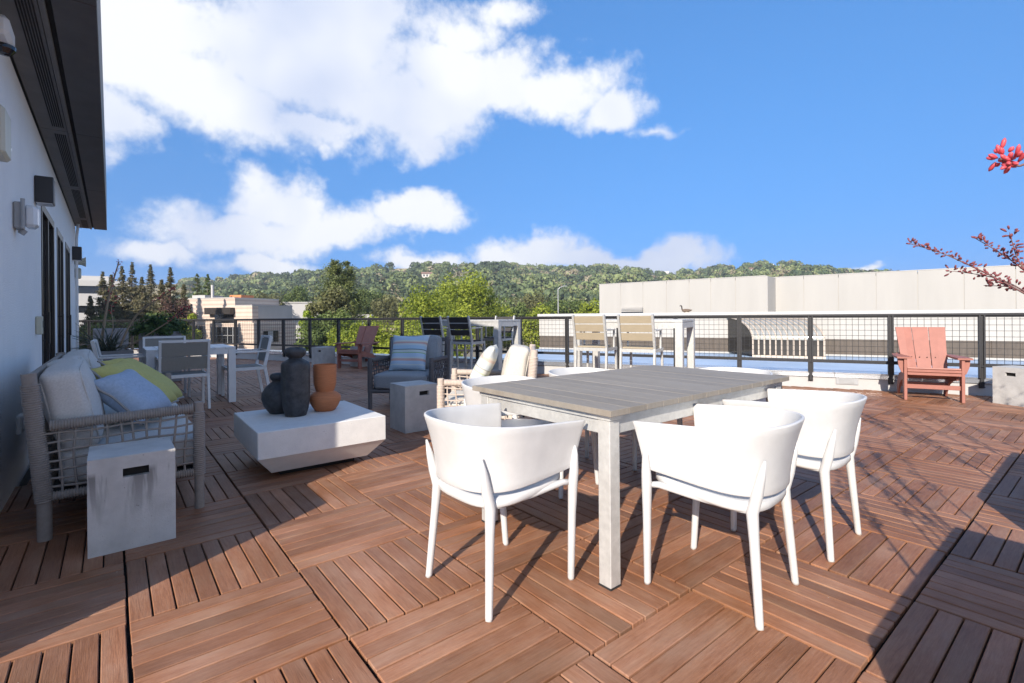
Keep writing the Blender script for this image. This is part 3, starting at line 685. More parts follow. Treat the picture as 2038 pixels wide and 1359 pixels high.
# goose resting on the band
g = thing('goose', 'brown goose with black neck sitting on the cream wall top', 'goose', up(3.0, NW - .02, ZC), RZP + .35)
g.location = up(4.5, NW + .1, ZC); g.scale = (.72, .72, .72)
b = MB(); b.tube([(-.52, 0, .23), (-.40, 0, .20), (-.15, 0, .17), (.1, 0, .16), (.26, 0, .2), (.33, 0, .30), (.34, 0, .42), (.36, 0, .53), (.40, 0, .59), (.46, 0, .585), (.53, 0, .565)], [.015, .07, .15, .165, .11, .06, .042, .04, .05, .042, .012], 14)
gb = b.build('body', M['goose_brown'], g, smooth=True)
MB().tube([(.31, 0, .25), (.345, 0, .34), (.35, 0, .44), (.37, 0, .54), (.405, 0, .597), (.465, 0, .59), (.55, 0, .562)], [.072, .052, .048, .046, .056, .046, .014], 12).build('neck', M['goose_black'], gb, smooth=True)
MB().tube([(.12, .0, .075), (.0, 0, .04), (-.2, 0, .05)], [.08, .12, .07], 12).build('belly', M['goose_pale'], gb, smooth=True)
#@@ FURNITURE
# ================================================================== FURNITURE
# ---- dining table with grey plank top
tb = thing('dining_table', 'rectangular dining table with grey plank top and metal legs', 'table', (1.545, 1.29, 0))
LX, LY = 1.675, .975; NPL = 14; pw = LX / NPL
for k in range(NPL):
    me = MB().box((0, 0, 0), (pw - .0025, LY, .026), None, .001).mesh('plank', M['table_wood']); add_board_uv(me, 1)
    obj('plank', me, tb, loc=((k + .5) * pw, LY / 2, .732 + random.uniform(-.0006, .0006)))
fr = MB(); fr.span((.03, .03, .694), (LX - .03, .075, .7185)); fr.span((.03, LY - .075, .694), (LX - .03, LY - .03, .7185)); fr.span((.03, .076, .694), (.075, LY - .076, .7185)); fr.span((LX - .075, .076, .694), (LX - .03, LY - .076, .7185)); fr.span((LX / 2 - .03, .076, .694), (LX / 2 + .03, LY - .076, .7185))
fr.build('top_frame', M['alu'], tb)
ap = MB(); ap.span((.098, .044, .632), (LX - .098, .070, .6935), .002); ap.span((.098, LY - .070, .632), (LX - .098, LY - .044, .6935), .002); ap.span((.044, .098, .632), (.070, LY - .098, .6935), .002); ap.span((LX - .070, .098, .632), (LX - .044, LY - .098, .6935), .002)
ap.build('apron', M['alu'], tb)
for (x, y) in ((.066, .066), (LX - .066, .066), (.066, LY - .066), (LX - .066, LY - .066)):
    l = MB().span((x - .032, y - .032, .006), (x + .032, y + .032, .6937), .003).build('leg', M['alu'], tb)
    MB().span((x - .0335, y - .0335, 0), (x + .0335, y + .0335, .0058)).build('foot', M['black_foot'], l)

# ---- white moulded armchair
def white_chair(label, loc, rz):
    c = thing('armchair', label, 'chair', loc, rz, 'white plastic armchairs round the dining table')
    n = 61
    def plan(u, s):
        Wd = .240 + .034 * s ** 1.5; Db = .216 + .056 * s ** 1.7; A = .216 + .032 * s; y0 = -.02
        arm = A - y0; arc = 1.15 * (Wd + Db) * .8; tot = 2 * arm + 2 * arc * .72; q = u * tot
        if q < arm: return -Wd - .004, A - q, 0
        if q > tot - arm: return Wd + .004, A - (tot - q), 0
        ph = ((q - arm) / (tot - 2 * arm) - .5) * math.pi
        e = .80; sx = math.copysign(abs(math.sin(ph)) ** e, ph); cy = abs(math.cos(ph)) ** e
        return Wd * sx * 1.004, y0 - Db * cy, cy
    def shell(u, s):
        x, y, k = plan(u, s)
        f = max(0, min(1, (y + .30) / .55))
        zb_ = .446 + .050 * f; zt = .722 - .034 * f - .012 * (1 - abs(2 * u - 1)) * 0
        return (x, y, zb_ + (zt - zb_) * s)
    so = MB().grid(shell, n, 9).build('shell', M['white_plastic'], c, smooth=True); solidify(so, .013)
    bv = so.modifiers.new('edge', 'BEVEL'); bv.width = .005; bv.segments = 2; bv.limit_method = 'ANGLE'; bv.angle_limit = rad(50)
    # seat pan
    def seat(u, v):
        a = 2 * math.pi * u; e = .62
        x = math.copysign(abs(math.cos(a)) ** e, math.cos(a)); y = math.copysign(abs(math.sin(a)) ** e, math.sin(a))
        prof = [(.0, .0), (.55, -.004), (.88, .004), (.97, .004), (1.0, -.008), (1.0, -.026), (.95, -.036), (.6, -.03), (.0, -.028)]
        i = min(int(v * 8), 7); fr_ = v * 8 - i; r = prof[i][0] * (1 - fr_) + prof[i + 1][0] * fr_; dz = prof[i][1] * (1 - fr_) + prof[i + 1][1] * fr_
        yy = y * (.238 if y > 0 else .222) * r
        return (x * .230 * r, yy, .445 + .022 * (yy / .235) + dz)
    MB().grid(seat, 49, 9).build('seat', M['white_plastic'], c, smooth=True)
    for sx in (-1, 1):
        for (p, nm) in ((([(.214, .226, 0), (.216, .222, .012), (.234, .212, .30), (.246, .205, .42), (.258, .20, .48), (.264, .20, .55), (.266, .20, .585)], [.0125, .0145, .0175, .021, .0195, .013, .004]), 'f'),
                        (([(.212, -.222, 0), (.209, -.218, .012), (.190, -.196, .30), (.184, -.188, .40), (.186, -.206, .47), (.189, -.222, .54), (.192, -.236, .60)], [.0125, .0145, .018, .022, .021, .015, .004]), 'b')):
            MB().tube([(sx * q[0], q[1], q[2]) for q in p[0]], p[1], 12).build('leg', M['white_plastic'], c, smooth=True)
        # side rails joining seat and legs
        MB().tube([(sx * .234, .205, .425), (sx * .226, .16, .432), (sx * .215, .0, .418), (sx * .190, -.13, .405), (sx * .176, -.178, .40)], [.012, .014, .015, .014, .012], 8).build('side_rail', M['white_plastic'], c, smooth=True)
    return c
white_chair('white plastic armchair at the table end beside the coffee table', (1.29, 1.70, 0), rad(-88))
white_chair('white armchair on the table side away from the rope armchairs, nearer the coffee table', (1.98, 1.065, 0), rad(6))
white_chair('white armchair on the table side away from the rope armchairs, nearer the railing', (2.735, 1.07, 0), rad(2))
white_chair('white armchair half hidden behind the table, in front of the sunlit rope armchair', (1.94, 2.42, 0), rad(178))
white_chair('white armchair mostly hidden by the tabletop, before the tan bar stools', (2.72, 2.45, 0), rad(183))
white_chair('white plastic armchair at the table end nearest the railing', (3.42, 1.80, 0), rad(91))

# ---- rope-wrapped seating
def ridged(b, p0, p1, r, pitch=.0115, n=12, amp=.0028):
    p0, p1 = Vector(p0), Vector(p1); L = (p1 - p0).length; k = max(3, int(L / pitch)); pts = []; rs = []
    for i in range(k):
        for q, ra in ((.08, r - amp), (.3, r + amp * .8), (.5, r + amp), (.7, r + amp * .8), (.92, r - amp)):
            pts.append(p0 + (p1 - p0) * ((i + q) / k)); rs.append(ra)
    b.tube(pts, rs, n)
def cushion_mesh(sx, sy, sz, m, e=.32, ez=.55, n=30, puff=.0, dent=0.0):
    """superellipsoid cushion centred at the origin"""
    def f(u, v):
        a = 2 * math.pi * u; t = (v - .5) * math.pi
        ct, st = math.cos(t), math.sin(t); ca, sa = math.cos(a), math.sin(a)
        S_ = lambda w, k: math.copysign(abs(w) ** k, w)
        x = S_(ct, ez) * S_(ca, e); y = S_(ct, ez) * S_(sa, e); z = S_(st, ez)
        zz = z * sz / 2 * (1 + puff * (1 - x * x) * (1 - y * y)) - dent * math.exp(-3 * (x * x + y * y)) * (z > 0)
        w_ = .006 * math.sin(7 * x + 3 * z) * math.sin(6 * y + 2)
        return (x * sx / 2 + w_ * .5, y * sy / 2 + w_ * .5, zz + w_)
    return MB().grid(f, n * 2 + 1, n).mesh('cushion', m, True)
def seam_mesh(sx, sy, sz, m, e, ez, puff, v):
    pts = []; t = (v - .5) * math.pi; S_ = lambda w, k: math.copysign(abs(w) ** k, w)
    for i in range(121):
        a = 2 * math.pi * i / 120; x = S_(math.cos(t), ez) * S_(math.cos(a), e); y = S_(math.cos(t), ez) * S_(math.sin(a), e); z = S_(math.sin(t), ez)
        pts.append((x * sx / 2 * 1.004, y * sy / 2 * 1.004, z * sz / 2 * (1 + puff * (1 - x * x) * (1 - y * y)) * 1.01))
    return MB().tube(pts, .0042, 6, False).mesh('piping', m, True)
def pillow_mesh(w, h, t, m, n=26):
    """throw pillow in its x-y plane, pinched corners"""
    b = MB()
    def f(sg):
        def g(u, v):
            x, y = 2 * u - 1, 2 * v - 1
            ex = 1 - .10 * (1 - abs(y) ** 2) * 0 - .0; k = ((1 - x ** 4) * (1 - y ** 4)); k = max(0, k) ** .60
            pin = 1 - .10 * (1 - y * y) * abs(x) ** 3; pin2 = 1 - .10 * (1 - x * x) * abs(y) ** 3
            wr = .007 * math.sin(9 * x * y + 3 * x) * (abs(x * y)) + .004 * math.sin(5 * x + 4 * y)
            return (x * w / 2 * pin, y * h / 2 * pin2, sg * (t / 2 * k) + wr)
        return g
    b.grid(f(1), n, n); b.grid(f(-1), n, n)
    me = b.mesh('pillow', m, True)
    bm = bmesh.new(); bm.from_mesh(me); bmesh.ops.remove_doubles(bm, verts=bm.verts, dist=.0004); bmesh.ops.recalc_face_normals(bm, faces=bm.faces); bm.to_mesh(me); bm.free(); me.shade_smooth()
    return me
def pillow_edge(w, h, r, m):
    pts = []
    for i in range(97):
        q = i / 96 * 4; k = int(q) % 4; f = q - int(q)
        x, y = ((-1 + 2 * f, -1), (1, -1 + 2 * f), (1 - 2 * f, 1), (-1, 1 - 2 * f))[k]
        pin = 1 - .10 * (1 - y * y) * abs(x) ** 3; pin2 = 1 - .10 * (1 - x * x) * abs(y) ** 3
        wr = .007 * math.sin(9 * x * y + 3 * x) * (abs(x * y)) + .004 * math.sin(5 * x + 4 * y)
        pts.append((x * w / 2 * pin, y * h / 2 * pin2, wr))
    return MB().tube(pts, r, 6, False).mesh('piping', m, True)

def rope_seat(name, label, cat, loc, rz, w, d, rope, cloth, nback, group=None, arm_bow=.0):
    r = thing(name, label, cat, loc, rz, group); hw, hd = w / 2, d / 2; ZF, ZBk, ZA, ZL = .63, .855, .595, .205
    for sx in (-1, 1):
        x = sx * hw
        # posts: bare leg, rope-wrapped body, bare top
        for (yy, zt, rr) in ((hd, ZF, .030), (-hd, ZBk, .036)):
            y1 = yy - (.055 if yy < 0 else 0)
            p = MB().tube([(x, yy, 0), (x, yy, ZL), (x, y1 if yy < 0 else yy, zt)], rr * .84, 14).build('post', rope, r, smooth=True); autosmooth(p)
            b = MB(); ridged(b, (x, yy, ZL - .01), (x, yy + (y1 - yy) * .92, zt - .055), rr); b.build('rope_wrap', rope, p, smooth=True)
        b = MB(); ridged(b, (x, -hd + .02, ZA - .015), (x, hd - .028, ZA), .027, n=12); b.build('arm_rail', rope, r, smooth=True)
        b = MB(); ridged(b, (x, -hd + .03, ZL + .012), (x, hd - .028, ZL + .012), .022, n=10); b.build('lower_rail', rope, r, smooth=True)
        ny = max(7, round(d / .062)); nz = 7
        for k in range(1, ny):
            yy = -hd + d * k / ny + random.uniform(-.006, .006); s_ = (-1) ** k
            MB().tube([(x + s_ * .004 * math.cos(q * math.pi * nz), yy + .007 * math.sin(q * 5 + k), ZL + .02 + (ZA - ZL - .03) * q) for q in np.linspace(0, 1, 13)], .0062, 6, False).build('rope', rope, r, smooth=True)
        for k in range(1, nz + 1):
            zz = ZL + .015 + (ZA - ZL - .02) * k / (nz + 1)
            MB().tube([(x - .004 * math.cos(q * math.pi * ny + k * math.pi), -hd + d * q, zz + .012 * (q - .5) + .004 * math.sin(q * 14 + k)) for q in np.linspace(0, 1, 17)], .0062, 6, False).build('rope', rope, r, smooth=True)
    b = MB(); b.beam((-hw, -hd - .055, ZBk - .035), (hw, -hd - .055, ZBk - .035), .030, .055, .008); b.build('back_rail', rope, r)
    b = MB(); ridged(b, (-hw + .02, hd, ZL + .012), (hw - .02, hd, ZL + .012), .022, n=10); b.build('front_rail', rope, r, smooth=True)
    b = MB(); ridged(b, (-hw + .02, -hd, ZL + .012), (hw - .02, -hd, ZL + .012), .022, n=10); b.build('rear_rail', rope, r, smooth=True)
    nx = max(8, round(w / .085))
    for k in range(1, nx):
        xx = -hw + w * k / nx
        MB().tube([(xx, -hd, ZL + .02), (xx, -hd - .03, (ZL + ZBk) / 2), (xx, -hd - .055, ZBk - .05)], .0062, 6, False).build('rope', rope, r, smooth=True)
    for k in range(1, 7):
        zz = ZL + (ZBk - ZL) * k / 7.2; yy = -hd - .055 * k / 7.2
        MB().tube([(-hw + w * q, yy + .004 * math.cos(q * nx * math.pi), zz) for q in np.linspace(0, 1, 2 * nx + 1)], .0062, 6, False).build('rope', rope, r, smooth=True)
    MB().span((-hw + .02, -hd + .02, ZL + .004), (hw - .02, hd - .02, ZL + .022)).build('seat_deck', M['black_foot'], r)
    ns = max(1, nback - 1) if nback > 1 else 1
    cw = (w - .075) / ns
    for k in range(ns):
        o = obj('seat_cushion', cushion_mesh(cw - .004, d - .02, .205, cloth, .16, .30, 30, .12), r); o.location = (-(w - .075) / 2 + cw * (k + .5), .035, .335)
    bw = (w - .085) / nback
    for k in range(nback):
        o = obj('back_cushion', cushion_mesh(bw - .006, .46, .19, cloth, .22, .42, 30, .28), r)
        for vv in (.285, .715): obj('piping', seam_mesh(bw - .006, .46, .19, cloth, .22, .42, .28, vv), o)
        o.location = (-(w - .085) / 2 + bw * (k + .5), -hd + .10 - .02 * (k % 2), .645); o.rotation_euler = (rad(102 + 3 * (k % 2)), rad(2 * (-1) ** k), 0)
    return r
rope_seat('sofa', 'taupe rope sofa with grey cushions against the stucco wall', 'sofa', (.067, 4.505, 0), rad(-90), 2.05, .675, M['rope'], M['cushion'], 3)
rope_seat('lounge_chair', 'dark rope armchair with slate cushions and a striped pillow', 'armchair', (2.995, 5.80, 0), rad(133.4), .78, .70, M['rope_dark'], M['cushion_cool'], 1)
rope_seat('lounge_chair', 'taupe rope armchair in sun-brightened colour behind the white chairs', 'armchair', (2.575, 3.53, 0), rad(49.5), .77, .70, M['rope_sunlit'], M['cream_cloth'], 1)

def pillow(name, label, m, w, h, t, loc, rot, piping=None):
    o = obj(name, pillow_mesh(w, h, t, m), None, label, 'pillow'); o.location = loc; o.rotation_euler = rot
    if piping: obj('piping', pillow_edge(w, h, .0075, piping), o)
    return o
def face(nrm, upv=(0, 0, 1), roll=0.0):
    z = Vector(nrm).normalized(); x = Vector(upv).cross(z).normalized(); y = z.cross(x)
    R = Matrix((x, y, z)).transposed() @ Matrix.Rotation(roll, 3, 'Z'); return R.to_euler()
pillow('throw_pillow', 'pale blue throw pillow with grey piping on the sofa', M['blue_cloth'], .38, .38, .17, (.105, 3.93, .645), face((.60, -.36, .70), roll=rad(6)), M['piping'])
pillow('throw_pillow', 'yellow throw pillow with grey piping just behind the blue pillow on the sofa', M['yellow_cloth'], .47, .47, .15, (.13, 4.16, .675), face((.62, -.24, .74), roll=rad(3)), M['piping'])
pillow('throw_pillow', 'yellow throw pillow leaning farthest from the blue pillow on the sofa', M['yellow_cloth'], .54, .50, .17, (.185, 4.47, .675), face((.62, -.12, .76), roll=rad(-5)), M['piping'])
f_ = Vector((-.73, -.69, 0)); pillow('striped_pillow', 'blue pillow with brown and green stripes on the dark rope armchair', M['stripes'], .50, .50, .15, Vector((2.995, 5.80, .665)) + f_ * .03, face((f_.x, f_.y, .42)))
f_ = Vector((-.76, .65, 0)); pillow('striped_pillow', 'striped pillow in sun-brightened colours standing on the sunlit rope armchair', M['stripes_sunlit'], .47, .47, .14, Vector((2.575, 3.53, .665)) + f_ * .04, face((f_.x, f_.y, .55)))

# ---- concrete cube tables with a hand slot
def cube_table(label, loc, rz, m, size=(.345, .345, .46), slot=(.07, .09), group=None):
    t = thing('cube_table', label, 'side table', loc, rz, group); w, d, h = size; th = .03
    zs0, zs1 = h - .105, h - .062; x0, x1 = -slot[0] + slot[1] * 0 - .0, slot[0]
    x0, x1 = -.052 + slot[1], .052 + slot[1]
    b = MB(); b.span((-w / 2, -d / 2, h - .0325), (w / 2, d / 2, h))
    b.span((-w / 2, d / 2 - th, 0), (w / 2, d / 2, h - .0325)); b.span((-w / 2, -d / 2 + th, 0), (-w / 2 + th, d / 2 - th, h - .0325)); b.span((w / 2 - th, -d / 2 + th, 0), (w / 2, d / 2 - th, h - .0325))
    b.span((-w / 2, -d / 2, 0), (w / 2, -d / 2 + th, zs0)); b.span((-w / 2, -d / 2, zs1), (w / 2, -d / 2 + th, h - .0325)); b.span((-w / 2, -d / 2, zs0), (x0, -d / 2 + th, zs1)); b.span((x1, -d / 2, zs0), (w / 2, -d / 2 + th, zs1))
    me = b.mesh('block', m); bm = bmesh.new(); bm.from_mesh(me); bmesh.ops.remove_doubles(bm, verts=bm.verts, dist=.0001); bm.to_mesh(me); bm.free()
    obj('block', me, t)
    MB().span((x0 - .004, -d / 2 + th + .001, zs0 - .004), (x1 + .004, -d / 2 + th + .004, zs1 + .004)).build('hand_slot', M['groove'], t)
    return t
cube_table('concrete cube table with dark water stains beside the sofa arm', (.08, 3.243, 0), 0, M['stained'], slot=(.07, .012))
cube_table('grey concrete cube table beside the dark rope armchair', (2.383, 4.545, 0), rad(-1), M['concrete'], size=(.355, .345, .455), slot=(.07, .03))
cube_table('pale concrete cube table beside the coral chair at the railing end', (8.62, .80, 0), rad(-114), M['concrete'], size=(.36, .36, .455), slot=(.07, -.0))
cube_table('pale concrete cube table beside the coral chair near the green hedge', (3.80, 11.62, 0), rad(-70), M['concrete'], size=(.36, .36, .455))
cube_table('pale concrete cube table behind the coral chair near the green hedge', (4.52, 11.15, 0), rad(-66), M['concrete'], size=(.36, .36, .455))

# ---- low white coffee table and vases
ct = thing('coffee_table', 'low square white stone coffee table with tapered underside', 'table', (1.215, 4.09, 0), rad(-1))
w, d = .905, .915; b = MB()
b.span((-w / 2, -d / 2, .173), (w / 2, d / 2, .36), .004); b.build('slab', M['white_concrete'], ct)
b = MB(); o = len(b.v)
for (h_, z_) in ((.45, .172), (.345, .045)):
    for (x, y) in ((-1, -1), (1, -1), (1, 1), (-1, 1)): b.v.append((x * h_, y * h_, z_))
b.f += [(0, 1, 5, 4), (1, 2, 6, 5), (2, 3, 7, 6), (3, 0, 4, 7), (3, 2, 1, 0), (4, 5, 6, 7)]; b.build('tapered_base', M['white_concrete'], ct)
MB().span((-.27, -.27, 0), (.27, .27, .044)).build('plinth', M['groove'], ct)
def vase(label, loc, prof, m, mouth=None):
    v = obj('vase', MB().lathe(prof, 48).mesh('vase', m, True), None, label, 'vase', 'vases on the coffee table'); v.location = loc; autosmooth(v, 50); return v
vase('tall black cylindrical vase with bulbous lid on the coffee table', (1.125, 4.10, .36), [(.072, 0), (.079, .004), (.094, .06), (.103, .13), (.106, .22), (.106, .385), (.104, .405), (.098, .418), (.070, .436), (.052, .446), (.049, .452), (.055, .458), (.070, .472), (.079, .490), (.080, .505), (.074, .522), (.056, .534), (.052, .536), (.049, .528), (.02, .50), (.001, .498)], M['black_vase'])
vase('terracotta vase with cup top over a round belly', (1.375, 4.17, .36), [(.072, 0), (.080, .004), (.106, .045), (.122, .085), (.124, .105), (.116, .128), (.092, .148), (.072, .158), (.069, .163), (.076, .180), (.087, .215), (.090, .26), (.091, .375), (.090, .380), (.086, .378), (.083, .26), (.075, .21), (.05, .18), (.001, .178)], M['terracotta'])
vase('round black vase with small neck behind the tall black vase', (1.045, 4.30, .36), [(.055, 0), (.064, .003), (.105, .06), (.124, .12), (.120, .165), (.098, .208), (.065, .24), (.045, .255), (.042, .262), (.055, .275), (.062, .295), (.056, .313), (.04, .322), (.03, .318), (.001, .30)], M['black_vase'])

# ---- coral adirondack chairs
def adirondack(label, loc, rz):
    a = thing('adirondack_chair', label, 'chair', loc, rz, 'coral slatted garden chairs'); m = M['coral']    # faces -y
    for sx in (-1, 1):
        MB().span((sx * .285 - .016, -.345, 0), (sx * .285 + .016, -.245, .535), .003).build('front_leg', m, a)
        poly = [(-.25, .40), (-.25, .27), (-.02, .235), (.13, .175), (.22, .10), (.285, .0), (.365, .0), (.335, .10), (.285, .20), (.20, .29), (.0, .345)]
        MB().prism(poly, sx * .255 - .013, sx * .255 + .013, 0).build('rear_leg', m, a)
        arm = MB(); arm.prism([(sx * .225, -.375), (sx * .375, -.36), (sx * .375, -.10), (sx * .325, .335), (sx * .255, .335), (sx * .225, -.10)][::1 if sx > 0 else -1], .537, .560)
        arm.build('arm', m, a)
        MB().prism([(-.30 + .0, .535), (-.255, .535), (-.262, .36), (-.285, .30), (-.30, .30)], sx * .318 - .012 if sx > 0 else sx * .318 - .012, sx * .318 + .012, 0) if False else None
        MB().prism([(sx * .302, .536), (sx * .362, .536), (sx * .352, .44), (sx * .325, .36), (sx * .302, .345)], -.305, -.283, 1).build('arm_bracket', m, a)
    for k in range(6):
        y = -.335 + k * .088; z = .405 - .030 * k - (.012 if k == 0 else 0) * 0
        MB().box((0, y + .035, z), (.535, .080, .022), Matrix.Rotation(rad(-19), 3, 'X'), .003).build('seat_slat', m, a)
    for k, z in enumerate((.345, .385)):
        MB().span((-.268, -.349, z - .017), (.268, -.328, z + .017), .003).build('front_slat', m, a)
    for k in range(3):
        x = (k - 1) * .168; kx = 1.0
        P0 = Vector((x * .93, .085, .29)); P1 = Vector((x * 1.10, .40, .925)); dirv = (P1 - P0)
        n_ = Vector((1, 0, 0)); yv = dirv.normalized(); zv = n_.cross(yv).normalized(); xv = yv.cross(zv)
        b = MB(); w0, w1 = .148, .178; o = 0
        cv = .018 if k == 1 else 0
        for th in (-.010, .010):
            for (q, wd) in ((0, w0), (1, w1)):
                for sg in (-1, 0, 1):
                    off = Vector((0, .012 * (1 if k == 1 else 0) + (0 if k == 1 else .006 * (1 if sg * (k - 1) < 0 else -1)), 0)) * 1
                    p = P0 + dirv * q + Vector((sg * wd / 2, 0, 0)) + zv * th + off; b.v.append(tuple(p))
        b.f += [(0, 1, 4, 3), (1, 2, 5, 4), (6, 9, 10, 7), (7, 10, 11, 8), (0, 3, 9, 6), (2, 8, 11, 5), (3, 4, 10, 9), (4, 5, 11, 10), (0, 6, 7, 1), (1, 7, 8, 2)]
        sl = b.build('back_slat', m, a)
        for sx in (-.04, .04):
            p = P0 + dirv * .36 + Vector((sx, -.0, 0)) + zv * .0
            MB().lathe([(.007, -.0105), (.007, .0125), (.004, .0145)], 8).build('screw', M['groove'], sl).location = (0, 0, 0)
            sc = sl.children[-1]; sc.location = p; sc.rotation_euler = zv.to_track_quat('Z', 'Y').to_euler()
    MB().box((0, .315, .53), (.56, .022, .07), Matrix.Rotation(rad(-25), 3, 'X')).build('back_brace', m, a)
    MB().span((-.268, -.31, .150), (.268, -.288, .205), .003).build('stretcher', m, a)
    MB().span((-.24, .17, .115), (.24, .192, .185), .003).build('rear_stretcher', m, a)
    return a
def face_dir(x, y): return math.atan2(x, -y)          # local -y turned to (x, y)
adirondack('coral slatted garden chair beside the pale cube by the railing end', (8.43, 1.655, 0), face_dir(-.925, -.38))
adirondack('coral slatted garden chair in front of the green hedge', (4.35, 10.92, 0), face_dir(-.88, -.475))

# ---- aluminium dining chairs and table in the shade
def alu_chair(label, loc, rz):
    c = thing('patio_chair', label, 'chair', loc, rz, 'white metal chairs round the shaded table'); m = M['alu_white']     # faces -y
    w = .25
    for sx in (-1, 1):
        MB().beam((sx * w, -.24, 0), (sx * w, -.24, .64), .028, .04, .002).build('front_leg', m, c)
        b = MB(); b.beam((sx * w, .285, 0), (sx * w, .21, .44), .028, .04, .002); b.beam((sx * w, .21, .43), (sx * w, .30, .865), .028, .04, .002); b.build('rear_leg', m, c)
        MB().span((sx * w - .026, -.26, .642), (sx * w + .026, .262, .664), .003).build('armrest', m, c)
        MB().beam((sx * w, -.22, .415), (sx * w, .2, .415), .025, .04).build('side_rail', m, c)
    MB().span((-w + .014, -.255, .40), (w - .014, -.228, .44), .002).build('front_rail', m, c)
    MB().span((-w + .014, .20, .40), (w - .014, .226, .44), .002).build('rear_rail', m, c)
    MB().beam((-w + .014, .302, .855), (w - .014, .302, .855), .024, .03).build('top_rail', m, c)
    for k in range(4): MB().span((-w + .016, -.226 + k * .106, .428), (w - .016, -.226 + k * .106 + .1, .444), .002).build('seat_slat', M['sling'], c)
    for k in range(2):
        z0 = .50 + k * .168; b = MB(); b.box((0, .245 + .035 * k, z0 + .082), (2 * w - .032, .014, .163), Matrix.Rotation(rad(-11.5), 3, 'X'), .002); b.build('back_slat', M['sling'], c)
    return c
sx0, sx1, sy0, sy1 = .33, 1.31, 7.56, 8.54
st = thing('patio_table', 'square white metal patio table in the shade behind the sofa', 'table', ((sx0 + sx1) / 2, (sy0 + sy1) / 2, 0))
hw = (sx1 - sx0) / 2
for k in range(8): MB().span((-hw + k * 2 * hw / 8 + .003, -hw, .722), (-hw + (k + 1) * 2 * hw / 8 - .003, hw, .745), .002).build('top_slat', M['alu_white'], st)
b = MB(); b.span((-hw + .09, -hw + .004, .652), (hw - .09, -hw + .05, .7205)); b.span((-hw + .09, hw - .05, .652), (hw - .09, hw - .004, .7205)); b.span((-hw + .004, -hw + .09, .652), (-hw + .05, hw - .09, .7205)); b.span((hw - .05, -hw + .09, .652), (hw - .004, hw - .09, .7205)); b.build('apron', M['alu_white'], st)
for sx in (-1, 1):
    for sy in (-1, 1): MB().span((sx * (hw - .045) - .043, sy * (hw - .045) - .043, 0), (sx * (hw - .045) + .043, sy * (hw - .045) + .043, .7208), .002).build('leg', M['alu_white'], st)
alu_chair('white metal chair with its back to the sofa at the patio table', (.70, 7.50, 0), rad(180))
alu_chair('white metal chair across the patio table before the grey planters', (.62, 8.72, 0), 0)
alu_chair('white metal chair at the patio table side towards the hedge', (1.50, 8.02, 0), rad(-90))
alu_chair('white metal chair at the patio table side towards the stucco wall', (.13, 8.10, 0), rad(88))

# ---- bar tables and stools
RB = math.atan2(.94, -.342)                               # long axis
UB = Vector((-.342, .94, 0)); NB = Vector((.94, .342, 0))
def bar_table(label, fr_, L, wd, m):
    t = thing('bar_table', label, 'table', fr_, RB, 'bar tables by the railing')   # local x along the row, local -y towards the railing
    H_ = 1.07
    for xx in (0, L):
        for yy in (0, -wd): MB().span((xx - .045, yy - .045, 0), (xx + .045, yy + .045, H_ - .034), .003).build('leg', m, t)
        MB().span((xx - .043, -wd + .046, H_ - .105), (xx + .043, -.046, H_ - .036)).build('end_rail', m, t)
    for yy in (0, -wd): MB().span((.046, yy - .035, H_ - .105), (L - .046, yy + .035, H_ - .036)).build('side_rail', m, t)
    n = 6
    for k in range(n):
        q = (wd + .09) / n; MB().span((-.045, -wd - .045 + k * q + .002, H_ - .032), (L + .045, -wd - .045 + (k + 1) * q - .002, H_), .002).build('top_slat', m, t)
    MB().span((L * .5 - .3, -wd / 2 - .3 * 0 - .02, .12), (L * .5 + .3, -wd / 2 + .02, .16)).build('foot_rail', m, t) if False else None
    return t
def bar_stool(label, loc, rz, ms, mf, group):
    c = thing('bar_stool', label, 'stool', loc, rz, group); w = .20; HS = .745       # faces -y
    for sx in (-1, 1):
        MB().beam((sx * w, -.20, 0), (sx * (w - .01), -.165, HS - .02), .026, .032, .002).build('front_leg', mf, c)
        b = MB(); b.beam((sx * w, .235, 0), (sx * w, .185, HS - .005), .026, .036, .002); b.beam((sx * w, .185, HS - .008), (sx * w, .275, 1.135), .026, .036, .002); b.build('rear_leg', mf, c)
        MB().beam((sx * w, -.17, HS - .035), (sx * w, .18, HS - .035), .022, .04).build('side_rail', mf, c)
        MB().beam((sx * w, -.205, .27), (sx * w, .215, .27), .02, .026).build('lower_rail', mf, c)
        MB().beam((sx * (w + .0), -.08, HS + .205), (sx * w, .225, HS + .20), .04, .016).build('armrest', mf, c)
        MB().beam((sx * w, -.08, HS - .02), (sx * w, -.08, HS + .2), .02, .024).build('arm_post', mf, c)
    for yy in (-.175, .185): MB().span((-w + .012, yy - .012, HS - .055), (w - .012, yy + .012, HS - .015)).build('cross_rail', mf, c)
    MB().span((-w + .012, -.215, .29), (w - .012, -.19, .318)).build('foot_rest', mf, c)
    for k in range(4): MB().span((-w + .014, -.165 + k * .085, HS - .013), (w - .014, -.165 + k * .085 + .081, HS + .004), .002).build('seat_slat', ms, c)
    for k in range(3):
        MB().box((0, .212 + .024 * k, HS + .128 + .101 * k), (2 * w - .03, .016, .089), Matrix.Rotation(rad(-13), 3, 'X'), .002).build('back_slat', ms, c)
    return c
P2 = polar(1352, 6.0); P1 = polar(990, 8.0)
bar_table('grey metal bar table with tan stools by the railing', P2, 1.33, .66, M['alu'])
bar_table('grey metal bar table with charcoal stools by the railing', P1, 1.46, .62, M['alu'])
fz = math.atan2(NB.x, -NB.y)      # faces the railing
